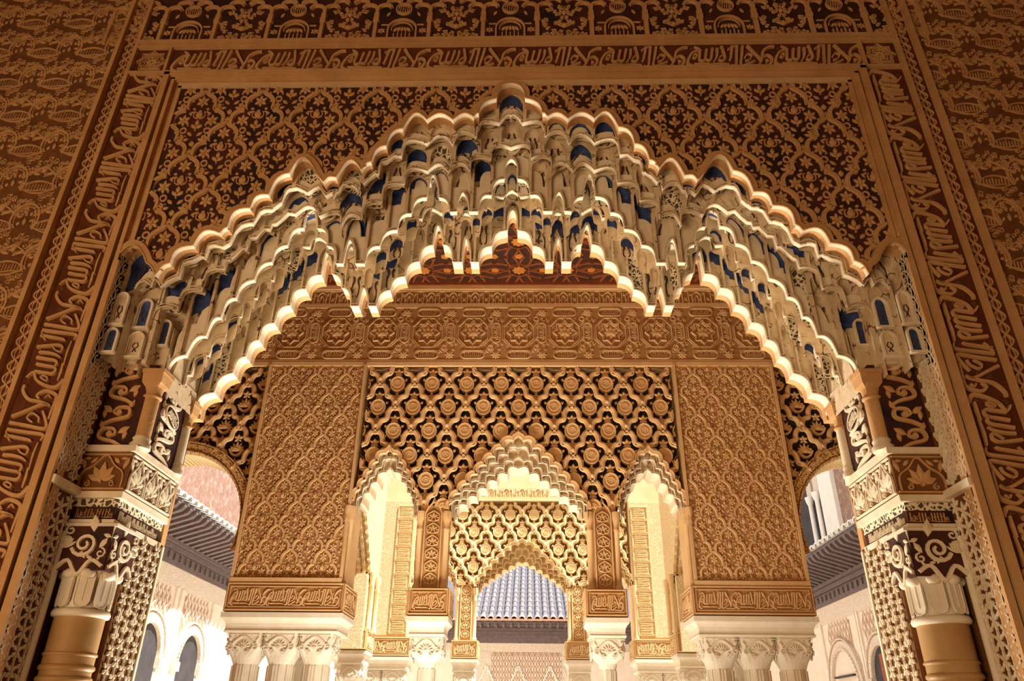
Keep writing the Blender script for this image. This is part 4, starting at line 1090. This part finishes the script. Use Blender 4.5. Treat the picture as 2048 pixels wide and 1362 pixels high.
        for q_ in (-1, 1):
            cx = X+q_*.135
            cn = put('colonnette', MB().lathe([(.042, 2.87), (.042, 2.90), (.03, 2.92), (.03, 3.44), (.038, 3.45), (.03, 3.47), (.034, 3.53), (.046, 3.56), (.046, 3.64)], (cx, Y+.07), 12).mesh('colonnette', pal[0], True), tp)
        script_block(tp, X-.20, X+.20, Y, Y+.42, 2.615, 2.87, pal, (-s,))
        cornice_profile(X-.165, X+.165, Y+.03, Y+.39, 2.43, 2.605, .042, 'marble', tp)
        column_set('pavilion_column', f'pale marble column with carved cube capital under the {SIDE[s]} slender pier' + (' of the far wall' if far else ' of the orange wall'), (X, Y+.21), .075, 2.43, .155, 'marble', 'marble', 'columns of the slender piers')
        # broad pier
        bp = thing('broad_pier', f'broad pier {SIDE[s]} of the arches with long script block over a white cornice' + (', far wall' if far else ', orange wall'), 'pier', (s*2.28, Y+.25, 0), 'broad piers')
        x0, x1 = sorted((s*1.69, s*2.85))
        script_block(bp, x0, x1, Y-.03, Y+.52, 2.635, 2.905, pal, (-s,))
        cornice_profile(x0+.04, x1-.04, Y+.01, Y+.48, 2.445, 2.625, .05, 'marble', bp)
        for j in range(3):
            cx = s*(1.93+j*.345)
            column_set('pier_column', f'pale fluted column under the {SIDE[s]} broad pier, ' + ('inner', 'middle', 'outer')[j] + ' of three' + (', far wall' if far else ', orange wall'), (cx, Y+.2), .115, 2.445, .168, 'marble', 'marble', 'columns of the broad piers')
        # inner edge colonnette of the broad pier beside the side arch
        for cx, cy in ((s*1.715, Y+.03), (s*1.75, Y+.0)):
            put('edge_colonnette', MB().lathe([(.035, 2.905), (.035, 2.94), (.024, 2.96), (.024, 3.50), (.034, 3.52), (.028, 3.56), (.04, 3.62), (.04, 3.68)], (cx, cy), 10).mesh('edge_colonnette', pal[0], True), bp)
    return wall, low
PO = ('stucco_orange', 'orange_ground', 'orange_carved'); PP = ('stucco_pale', 'pale_ground', 'pale_carved')
YN, YF = 7.5, 12.0
wall_near, lowN = arcade(YN, PO)
# trellis panels over the broad piers
SB = sebka_set('stucco_orange', 'stucco_orange', 'near'); FN = front(YN-.002); sc_ = .341/.387
for s in (-1, 1):
    x0, x1 = sorted((s*1.725, s*2.84)); cx = s*2.288
    put('panel_ground', MB().box(x0+.03, x1-.03, YN-.004, YN+.01, 2.95, 5.27).mesh('panel_ground', 'orange_ground'), wall_near)
    for e in (x0, x1-.03): hbar('panel_moulding', e, e+.03, 2.905, 5.30, YN-.03, YN+.01, wall_near, 'stucco_orange')
    def tp_(u, v, x0=x0, x1=x1): return x0+.032 < u < x1-.032 and 2.955 < v < 5.268
    for r in range(-2, 10):
        for i in range(-2, 3):
            u = cx+(i+(.5 if r % 2 else 0))*.341; v = 5.19-r*.2445
            if abs(u-cx) > .75: continue
            sebka_cell(SB, wall_near, FN, u, v, sc_, tp_)
    hbar('panel_moulding', x0, x1, 2.905, 2.95, YN-.035, YN+.01, wall_near, 'stucco_orange')
# friezes of the near wall
hbar('string_moulding', -6.5, 6.5, 5.29, 5.335, YN-.018, YN+.02, wall_near, 'stucco_orange')
hbar('string_moulding', -6.5, 6.5, 5.34, 5.365, YN-.012, YN+.02, wall_near, 'stucco_orange')
hbar('string_moulding', -6.5, 6.5, 6.05, 6.10, YN-.018, YN+.02, wall_near, 'stucco_orange')
hbar('string_moulding', -6.5, 6.5, 6.275, 6.30, YN-.02, YN+.02, wall_near, 'stucco_orange')
put('frieze_ground', MB().box(-6.5, 6.5, YN-.004, YN+.01, 5.365, 6.05).mesh('frieze_ground', 'orange_ground'), wall_near)
put('frieze_ground', MB().box(-6.5, 6.5, YN-.004, YN+.01, 6.10, 6.275).mesh('frieze_ground', 'orange_ground'), wall_near)
def frieze_unit():
    m = MB(); h = .014
    pts = [((.135 if k % 2 == 0 else .098)*math.cos(k*R(22.5)), (.135 if k % 2 == 0 else .098)*math.sin(k*R(22.5))*1.15) for k in range(16)]
    m.ribbon(pts, .014, h+.004, 0, True); m.ribbon([(x*.84, y*.84) for x, y in pts], .007, h, 0, True)
    for k in range(9): m.leaf(0, -.03, R(90+(k-4)*22), .06, .014, h)
    m.flower(0, 0, .09, h*.7, 8)
    m.ribbon([(.185*math.cos(R(22.5+45*k)), .205*math.sin(R(22.5+45*k))) for k in range(8)], .012, h, 0, True)
    m.ribbon([(.205*math.cos(R(22.5+45*k)), .225*math.sin(R(22.5+45*k))) for k in range(8)], .006, h*.7, 0, True)
    return m.mesh('star_panel', 'stucco_orange')
def cart_unit(w, h_, n):
    m = MB(); pts = []
    for s in (1, -1):
        for k in range(9):
            a = R(90-180*k/8) if s > 0 else R(270-180*k/8)
            pts.append((s*(w/2-h_/2)+h_/2*math.cos(a), h_/2*math.sin(a)))
    m.ribbon(pts, .010, .016, 0, True); m.ribbon([(x*.90, y*.78) for x, y in pts], .006, .012, 0, True)
    for k in range(n):
        x = -w*.32+w*.64*k/(n-1); m.ribbon([(x, -h_*.22), (x+.003, h_*.24 if k % 3 else h_*.05)], .007, .013)
    m.ribbon([(-w*.34, -h_*.22), (w*.34, -h_*.22)], .006, .012)
    return m.mesh('script_cartouche', 'stucco_orange')
FU, CU_, CV = frieze_unit(), cart_unit(.27, .10, 9), cart_unit(.26, .10, 9)
fm = MB(); fm.flower(0, 0, .055, .014, 8); fm.disc(0, 0, .014, .014, .018, 8); FM8 = fm.mesh('eight_petal_flower', 'stucco_orange')
rg = MB(); rg.ring(0, 0, .028, .012, .014, 10); RG = rg.mesh('knot_ring', 'stucco_orange')
kf = MB()
for s in (-1, 1):
    kf.ribbon(curve([(s*.05, -.075), (s*.05, .02), (s*.03, .055), (0, .075)], 3), .011, .014); kf.ribbon([(s*.095, -.075), (s*.095, .07)], .011, .014)
    kf.ribbon([(s*.02, -.075), (s*.02, .0), (s*.0, .03)], .009, .012); kf.spiral(s*.07, .045, .02, 0, 1, .008, .012, n=8, sgn=s); kf.ribbon([(s*.115, -.04), (s*.13, -.02), (s*.115, .0)], .009, .012)
    kf.leaf(s*.04, -.05, R(90), .05, .02, .01)
kf.ribbon([(-.125, -.075), (.125, -.075)], .010, .012); KF = kf.mesh('kufic_panel', 'stucco_orange')
lf = MB(); rnd = random.Random(11)
for k in range(30):
    a = rnd.random()*6.28; x, z = (rnd.random()-.5)*.50, (rnd.random()-.5)*.20
    lf.spiral(x, z, .020, a, 1.0, .008, .011, n=7, sgn=rnd.choice((1, -1))); lf.leaf(x, z, a+1, .035, .015, .011)
LF = lf.mesh('leaf_fill', 'stucco_orange')
for k in range(-8, 9):
    u = k*.53+.0
    for z in (5.56, 5.87): put('leaf_fill', LF, wall_near, at(FN, u+.265, z))
    put('star_panel', FU, wall_near, at(FN, u, 5.715, (1, 1, 1.5))); put('script_cartouche', CU_, wall_near, at(FN, u, 5.43, (1, 1, 1.4))); put('script_cartouche', CU_, wall_near, at(FN, u, 5.985, (1, 1, 1.4)))
    put('script_cartouche', CV, wall_near, at(FN, u+.265, 5.715, 1, R(90)))
    for z in (5.43, 5.985): put('eight_petal_flower', FM8, wall_near, at(FN, u+.265, z))
    for z in (5.525, 5.90): put('knot_ring', RG, wall_near, at(FN, u, z)); put('knot_ring', RG, wall_near, at(FN, u+.20, z))
for k in range(-16, 17): put('kufic_panel', KF, wall_near, at(FN, k*.262, 6.187, (1, 1.05, 1.3)))
# side bays of the near wall: fan lattice over a round arch
LSF = lattice_meshes('stucco_orange', 'stucco_orange', 'side')
for s in (-1, 1):
    AX, RA, ZA = 3.62, .76, 3.50
    P = [(-RA*math.cos(R(180*k/40)), ZA+RA*math.sin(R(180*k/40))*1.02) for k in range(41)]
    full = [(-.80, ZA)]+P+[(.80, ZA)]
    mb = MB(); xs = [-.79+1.58*k/60 for k in range(61)]
    def lo(u): return interp(P, u) if abs(u) < RA else ZA-.8
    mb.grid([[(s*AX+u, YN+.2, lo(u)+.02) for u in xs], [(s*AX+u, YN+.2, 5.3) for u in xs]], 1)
    mb.grid([[(s*AX+u, YN+.45, lo(u)+.02) for u in xs], [(s*AX+u, YN+.45, 5.3) for u in xs]], 0)
    xa, xb = sorted((s*4.40, s*7.0)); mb.box(xa, xb, YN, YN+.5, 0, 5.3)
    sb = put('side_bay', mb.mesh('side_bay', ['stucco_orange', 'lattice_shade']), wall_near)
    def t2(u, v, s=s): return 2.85 < abs(u) < 4.5 and v < 5.28 and v > lo(abs(u)-AX)+.03
    for r in range(0, 8):
        for i in range(-2, 4):
            u = s*(3.06+(i+(.5 if r % 2 == 0 else 0))*.36); v = 5.34-r*.26
            if abs(u) < 2.8 or abs(u) > 4.4: continue
            lattice_cell(LSF, wall_near, front(YN+.065), u, v, t2, .93, True)
    # arch band with its toothed inner edge
    m = MB()
    for dr, w, h in ((.05, .09, .05), (.10, .02, .065), (.0, .02, .06)): m.ribbon([(s*AX+(RA+dr)*math.cos(R(-20+220*k/50)), ZA+(RA+dr)*math.sin(R(-20+220*k/50))*1.02) for k in range(51)], w, h)
    put('arch_band', m.mesh('arch_band', 'orange_carved'), wall_near, front(YN+.06))
    tooth = MB().box(-.016, .016, -.2, .2, -.02, .014).mesh('tooth', 'stucco_pale')
    for k in range(60):
        a = R(-14+208*k/59); put('tooth', tooth, wall_near, Matrix.Translation((s*AX+(RA-.005)*math.cos(a), YN+.26, ZA+(RA-.005)*math.sin(a)*1.02)) @ Matrix.Rotation(math.pi/2-a, 4, 'Y'))
    mb = MB(); mb.grid([[(s*AX+x, YN+.05, z) for x, z in P], [(s*AX+x, YN+.48, z) for x, z in P]]); put('arch_reveal', mb.mesh('arch_reveal', 'stucco_pale'), wall_near)

# ------------------------------------------------------------------ pavilion far wall and flanks
wall_far, lowF = arcade(YF, PP, True)
put('carved_band', MB().box(-1.73, 1.73, YF-.01, YF+.02, 5.06, 5.24).mesh('carved_band', 'pale_carved'), wall_far)
hbar('string_moulding', -1.75, 1.75, 5.015, 5.06, YF-.04, YF+.02, wall_far, 'stucco_pale')
for k in range(-6, 7): put('kufic_panel', KFP if 'KFP' in globals() else (globals().__setitem__('KFP', kf.mesh('kufic_panel', 'stucco_pale')) or KFP), wall_far, at(front(YF-.01), k*.262, 5.15))
for s in (-1, 1):
    x0, x1 = sorted((s*1.74, s*2.83))
    put('carved_panel', MB().box(x0, x1, YF-.012, YF, 2.93, 5.0).mesh('carved_panel', 'pale_carved'), wall_far)
    m = MB()
    for k in range(9):
        z = 2.96+k*.22; m.ribbon([(-.13, z), (.13, z), (.13, z+.20), (-.13, z+.20)], .012, .016, 0, True)
        for j in range(5): m.ribbon([(-.09, z+.03+j*.035), (.09, z+.03+j*.035+(.01 if j % 2 else -.008))], .012, .014)
    put('script_pilaster', m.mesh('script_pilaster', 'stucco_pale'), wall_far, at(front(YF-.012), s*1.90, 0))
    F = Matrix.Translation((s*2.16, 9.75, 0)) @ Matrix.Rotation(R(90) if s < 0 else R(-90), 4, 'Z')
    O = []
    for k, (w, zz) in enumerate(((1.08, 0), (1.04, -.10), (1.00, -.20), (.97, -.30))):
        Pq, Cq = scallop(env_pt(3.62, .95+zz, 1.25), w, .15, .42, .5 if k % 2 == 0 else 0); O.append((.07*k, Pq, Cq))
    fa = thing('stalactite_arch', f'sunlit stalactite arch on the {SIDE[s]} flank of the pavilion, seen edge on', 'arch', (s*2.16, 9.75, 3.6), 'pavilion arches')
    muqarnas(fa, O, F, ('stucco_pale', 'muqarnas_cream', 'stucco_pale', 'stucco_pale'), d=.05, back=.5, deco=False, nx=7, nz=5, rim=.006, spring=3.56)
    mb = MB(); xs = [-1.08+2.16*k/80 for k in range(81)]
    mb.grid([[(x, 0.0, interp(O[0][1], x)) for x in xs], [(x, 0.0, 5.5) for x in xs]])
    mb.grid([[(x, .5, interp(O[0][1], x)) for x in xs], [(x, .5, 5.5) for x in xs]])
    for e in (-1, 1): a_, b_ = sorted((e*1.08, e*1.75)); mb.box(a_, b_, 0, .5, 2.62, 5.5); a_, b_ = sorted((e*.955, e*1.08)); mb.box(a_, b_, .01, .49, 2.62, 3.60)
    wf = struct('wall_pavilion_'+SIDE[s], mb.mesh('wall_pavilion_'+SIDE[s], 'pale_carved'), f'bright carved {SIDE[s]} flank wall of the pavilion', 'wall')
    PW[wf.name] = F; wf.matrix_basis = F
    for e in (-1, 1):
        cy = 9.75+e*1.30
        pr = thing('flank_pier', f'pale carved pier with script block on the {SIDE[s]} flank, ' + ('nearer' if e < 0 else 'farther') + ' end', 'pier', (s*2.32, cy, 0), 'flank piers')
        xa, xb = sorted((s*2.12, s*2.52))
        script_block(pr, xa, xb, cy-.25, cy+.25, 2.615, 2.87, PP, (-s,)); cornice_profile(xa+.03, xb-.03, cy-.19, cy+.19, 2.43, 2.605, .042, 'marble', pr)
        for q_ in (-1, 1): put('colonnette', MB().lathe([(.042, 2.87), (.042, 2.90), (.03, 2.92), (.03, 3.44), (.04, 3.46), (.03, 3.5), (.046, 3.56), (.046, 3.64)], (s*2.12, cy+q_*.2), 12).mesh('colonnette', 'stucco_pale', True), pr)
        column_set('flank_column', f'pale column under the {SIDE[s]} flank of the pavilion, ' + ('nearer' if e < 0 else 'farther') + ' end', (s*2.32, cy), .085, 2.43, .17, 'marble', 'marble', 'columns of the pavilion flanks')

# ------------------------------------------------------------------ courtyard behind
def tile_mesh(r, L, mat):
    m = MB(); rows = []
    for i in (0, 1):
        rr = r*(1.0 if i == 0 else .82); rows.append([(rr*math.cos(R(180*k/8)), i*L, rr*math.sin(R(180*k/8))) for k in range(9)])
    m.grid(rows); m.grid([[(p[0], 0, p[2]) for p in rows[0]], [(p[0]*.8, 0, p[2]*.75) for p in rows[0]]]); return m.mesh('roof_tile', mat, True)
# far roof, eaves and wall
YR = 31.0
roof = thing('tiled_roof', 'grey barrel tiled roof seen through the innermost arch', 'roof', (0, YR, 5.6))
sl = math.atan(.5); TM = tile_mesh(.105, .62, 'roof_tile'); TE = tile_mesh(.128, .22, 'tile_red')
mb = MB(); mb.add([(-6, YR-.9, 5.56), (6, YR-.9, 5.56), (6, YR+9.1, 10.56), (-6, YR+9.1, 10.56)], [(0, 1, 2, 3)]); put('roof_bed', mb.mesh('roof_bed', 'roof_channel'), roof)
for i in range(-8, 9):
    for j in range(16):
        M = Matrix.Translation((i*.30-.18, YR-.9+j*.53, 5.57+j*.265)) @ Matrix.Rotation(sl, 4, 'X'); put('roof_tile', TM, roof, M)
    put('eaves_tile', TE, roof, Matrix.Translation((i*.30-.18, YR-1.02, 5.54)) @ Matrix.Rotation(sl, 4, 'X'))
put('eaves_board', MB().box(-6, 6, YR-1.0, YR-.9, 5.50, 5.56).mesh('eaves_board', 'tile_red'), roof)
eav = thing('wooden_eaves', 'dark wooden eaves and fascia under the grey roof at the court end', 'eaves', (0, YR, 5.0))
put('soffit', MB().box(-6, 6, YR-.8, YR, 5.46, 5.54).mesh('soffit', 'eaves_wood'), eav)
for k in range(-15, 16): put('rafter', MB().box(k*.30-.05, k*.30+.05, YR-.85, YR, 5.34, 5.46).mesh('rafter', 'eaves_wood'), eav)
for z0, z1, y in ((5.22, 5.34, .14), (5.10, 5.22, .08), (4.78, 5.10, .04)): put('fascia_board', MB().box(-6, 6, YR-y, YR+.02, z0, z1-.008).mesh('fascia_board', 'eaves_wood'), eav)
wc = struct('wall_court_end', MB().box(-9, 9, YR, YR+.4, -.1, 5.6).mesh('wall_court_end', 'court_plain'), 'pinkish carved wall under the dark eaves at the end of the court', 'wall')
FE = front(YR)
put('carved_band', MB().box(-6, 6, YR-.02, YR, 4.50, 4.78).mesh('carved_band', 'court_carved'), wc)
put('carved_panel', MB().box(-2.1, -1.42, YR-.02, YR, 1, 4.48).mesh('carved_panel', 'court_carved'), wc)
dm = MB(); dm.ribbon([(0, -.20), (.11, 0), (0, .20), (-.11, 0)], .028, .03, 0, True); dm.leaf(0, -.09, R(90), .18, .06, .02); DM = dm.mesh('diaper_lozenge', 'court_plain')
put('diaper_ground', MB().box(-1.36, 1.36, YR-.015, YR, 2.6, 4.46).mesh('diaper_ground', 'court_ground'), wc)
la = MB(); pts = []
for k in range(7):
    t = k/6; pts += [(-.42+.84*t*.5+.05*math.cos(a), .05*math.sin(a)+.85*t) for a in (R(180), R(130), R(80))]
la.ribbon(pts+[(-x, z) for x, z in pts[::-1]], .05, .05); LA = la.mesh('lobed_arch', 'lime_white')
for i in range(-6, 7):
    for j in range(5):
        put('diaper_lozenge', DM, wc, at(front(YR-.015), i*.22+(.11 if j % 2 else 0), 4.25-j*.20))
for i in (-1, 0, 1): put('lobed_arch', LA, wc, at(front(YR-.02), -.32+i*1.22, 3.05))
# long sides of the court
for s in (-1, 1):
    XW = s*8.0; zf = 4.92 if s < 0 else 4.72; sd = SIDE[s]
    wl = struct('wall_court_'+sd, MB().box(min(XW, XW+s*.5), max(XW, XW+s*.5), 9, YR, -.1, zf+.9).mesh('wall_court_'+sd, 'court_plain'), f'carved arcade wall along the {sd} side of the sunny court', 'wall')
    F = side_frame(s, XW)
    def U(y): return y if s < 0 else -y
    def M(u, v, *a, **k): return at(F, U(u), v, *a, **k)
    put('carved_band', MB().box(min(XW, XW-s*.03), max(XW, XW-s*.03), 9, YR, zf-.42, zf).mesh('carved_band', 'court_carved'), wl)
    dl = MB(); dl.ribbon([(0, -.17), (.10, 0), (0, .17), (-.10, 0)], .030, .035, 0, True); dl.leaf(0, -.08, R(90), .16, .05, .02); DL = dl.mesh('diaper_lozenge', 'court_plain')
    spots = ((14.6, .75), (16.55, .62), (18.75, .62)) if s < 0 else ((20.2, .85), (17.95, .62), (15.9, .62))
    for n_, (yc, rw) in enumerate(spots):
        za = (3.62 if s < 0 else 3.45)-(rw if rw < .8 else rw*.9)
        # recess, band of the arch, impost
        op = [(rw*math.cos(R(180*k/24)), rw*math.sin(R(180*k/24))*1.08) for k in range(25)]
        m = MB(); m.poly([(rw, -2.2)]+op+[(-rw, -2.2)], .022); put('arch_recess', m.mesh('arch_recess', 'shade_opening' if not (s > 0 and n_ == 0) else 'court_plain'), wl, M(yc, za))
        m = MB()
        for dr, w, h in ((.10, .22, .07), (.22, .05, .10), (-.01, .05, .10)): m.ribbon([((rw+dr)*math.cos(R(180*k/28)), (rw+dr)*1.08*math.sin(R(180*k/28))) for k in range(29)], w, h)
        put('arch_band', m.mesh('arch_band', 'court_carved'), wl, M(yc, za))
        vm = MB().box(-.02, .02, -.03, .03, 0, .11).mesh('voussoir', 'court_plain')
        for k in range(26):
            a = R(180*(k+.5)/26); put('voussoir', vm, wl, M(yc, za) @ Matrix.Translation(((rw+.02)*math.cos(a), (rw+.02)*1.08*math.sin(a), 0)) @ Matrix.Rotation(a-R(90), 4, 'Z'))
        for e in (-1, 1): put('impost', MB().box(-.14, .14, -.20, 0, 0, .14).mesh('impost', 'court_carved'), wl, M(yc, za) @ Matrix.Translation((e*(rw+.10), 0, 0))); put('jamb', MB().box(-.12, .12, -2.4, -.2, 0, .08).mesh('jamb', 'lime_white'), wl, M(yc, za) @ Matrix.Translation((e*(rw+.10), 0, 0)))
        # diaper panel over the arch
        put('diaper_ground', MB().box(-.72, .72, -1.45, -.50, 0, .012).mesh('diaper_ground', 'court_ground'), wl, M(yc, zf))
        for i in range(-3, 4):
            for j in range(5):
                z = zf-.62-j*.17; 
                if z < za+math.sqrt(max(0, (rw+.28)**2-(i*.2)**2))*1.08+.1: continue
                put('diaper_lozenge', DL, wl, M(yc+i*.20+(.10 if j % 2 else 0), z))
        for e in (-1, 1): put('pilaster_strip', MB().box(-.06, .06, 0, 2.6, 0, .05).mesh('pilaster_strip', 'court_plain'), wl, M(yc+e*(rw+.34), zf-3.0))
    # the great side arch of the court, plain white
    if s < 0:
        m = MB(); m.poly([(1.1, -2)]+[(1.1*math.cos(R(180*k/30)), 1.1*math.sin(R(180*k/30))*1.15) for k in range(31)]+[(-1.1, -2)], .02); put('blind_arch', m.mesh('blind_arch', 'court_plain'), wl, M(21.9, 2.75))
        m = MB(); m.ribbon([(1.16*math.cos(R(180*k/30)), 1.16*1.15*math.sin(R(180*k/30))) for k in range(31)], .14, .10); put('arch_band', m.mesh('arch_band', 'lime_white'), wl, M(21.9, 2.75))
    else:
        put('door_leaf', MB().box(-.35, .35, -2, .45, 0, .05).mesh('door_leaf', 'door_wood'), wl, M(17.75, 2.85))
        put('iron_bar', MB().box(-.6, .6, -.02, .02, 0, .12).mesh('iron_bar', 'iron'), wl, M(20.2, 2.98))
    # eaves: fascia boards, brackets, raking soffit with rafters
    ev = thing('wooden_eaves', f'dark wooden eaves with raking rafters along the {sd} side of the court', 'eaves', (XW, 18, zf+.3))
    for z0, z1, o in ((zf, zf+.30, .06), (zf+.30, zf+.42, .12), (zf+.42, zf+.52, .18)):
        ms = MB().box(min(XW, XW-s*o), max(XW, XW-s*o), 9, 29.5, z0, z1-.01)
        put('fascia_board', ms.mesh('fascia_board', 'eaves_wood'), ev)
    if s > 0: put('fascia_repair', MB().box(XW-.075, XW, 14, 17.55, zf+.01, zf+.28).mesh('fascia_repair', 'eaves_orange'), ev)
    bk = MB().box(-.035, .035, 0, .14, 0, .05).mesh('bracket', 'eaves_wood')
    for k in range(60): put('bracket', bk, ev, M(10+k*.30, zf+.10) @ Matrix.Translation((0, 0, .055)))
    sm = MB(); x1 = XW-s*.95; sm.add([(XW, 9, zf+.55), (x1, 9, zf+.86), (x1, 29.5, zf+.86), (XW, 29.5, zf+.55), (XW, 9, zf+.60), (x1, 9, zf+.91), (x1, 29.5, zf+.91), (XW, 29.5, zf+.60)], [(0, 1, 2, 3), (4, 7, 6, 5), (1, 5, 6, 2), (0, 4, 5, 1), (3, 2, 6, 7)])
    put('soffit', sm.mesh('soffit', 'eaves_wood'), ev)
    rf = MB(); rf.add([(XW-s*.02, -.06, zf+.44), (XW-s*.90, -.06, zf+.72), (XW-s*.97, -.06, zf+.80), (XW-s*.97, -.06, zf+.86), (XW, -.06, zf+.55), (XW-s*.02, .06, zf+.44), (XW-s*.90, .06, zf+.72), (XW-s*.97, .06, zf+.80), (XW-s*.97, .06, zf+.86), (XW, .06, zf+.55)],
        [(0, 1, 2, 3, 4), (9, 8, 7, 6, 5), (0, 5, 6, 1), (1, 6, 7, 2), (2, 7, 8, 3)]); RFM = rf.mesh('rafter', 'eaves_wood')
    for k in range(64): put('rafter', RFM, ev, Matrix.Translation((0, 9.6+k*.30, 0)))
    # roof tiles: the courses at the edge
    rr = thing('tiled_roof', f'edge of the tiled roof over the {sd} eaves, pale tile mouths', 'roof', (XW, 18, zf+.9))
    mb = MB(); mb.add([(x1, 9, zf+.92), (x1, 29.5, zf+.92), (XW+s*1.4, 29.5, zf+1.75), (XW+s*1.4, 9, zf+1.75)], [(0, 1, 2, 3)]); put('roof_bed', mb.mesh('roof_bed', 'roof_channel'), rr)
    TL = tile_mesh(.11, 2.4, 'lime_white')
    for k in range(64):
        put('roof_tile', TL, rr, Matrix.Translation((x1-s*.08, 9.6+k*.30, zf+.92)) @ Matrix.Rotation(R(90) if s < 0 else R(-90), 4, 'Z') @ Matrix.Rotation(math.atan(.83/2.35), 4, 'X'))
# upper storeys
up = struct('wall_upper_left', MB().box(-10.6, -10, 10, 30, 5.5, 12).mesh('wall_upper_left', 'pink_wall'), 'weathered pink upper wall above the left roof edge', 'wall')
up = struct('wall_upper_right', MB().box(10, 10.6, 10, 30, 5.5, 12).mesh('wall_upper_right', 'pink_wall'), 'pink upper wall with loggia window above the right roof edge', 'wall')
FR = side_frame(1, 10.0)
put('pier_strip', MB().box(-.55, .55, 6, 12, 0, .14).mesh('pier_strip', 'lime_white'), up, FR @ Matrix.Translation((-23.95, 0, 0)))
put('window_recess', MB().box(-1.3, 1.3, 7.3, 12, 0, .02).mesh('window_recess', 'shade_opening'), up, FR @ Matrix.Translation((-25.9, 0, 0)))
put('window_sill', MB().box(-1.6, 1.6, 7.1, 7.35, 0, .2).mesh('window_sill', 'lime_white'), up, FR @ Matrix.Translation((-25.9, 0, 0)))
for y in (24.75, 25.4):
    co = put('loggia_column', MB().lathe([(.10, 7.35), (.08, 7.5), (.08, 8.7), (.13, 8.85), (.16, 9.0)], (10-.16, y), 12).mesh('loggia_column', 'lime_white', True), up)
    put('loggia_arch', MB().box(-.22, .22, 9.0, 12, 0, .14).mesh('loggia_arch', 'court_carved'), up, FR @ Matrix.Translation((-y, 0, 0)))
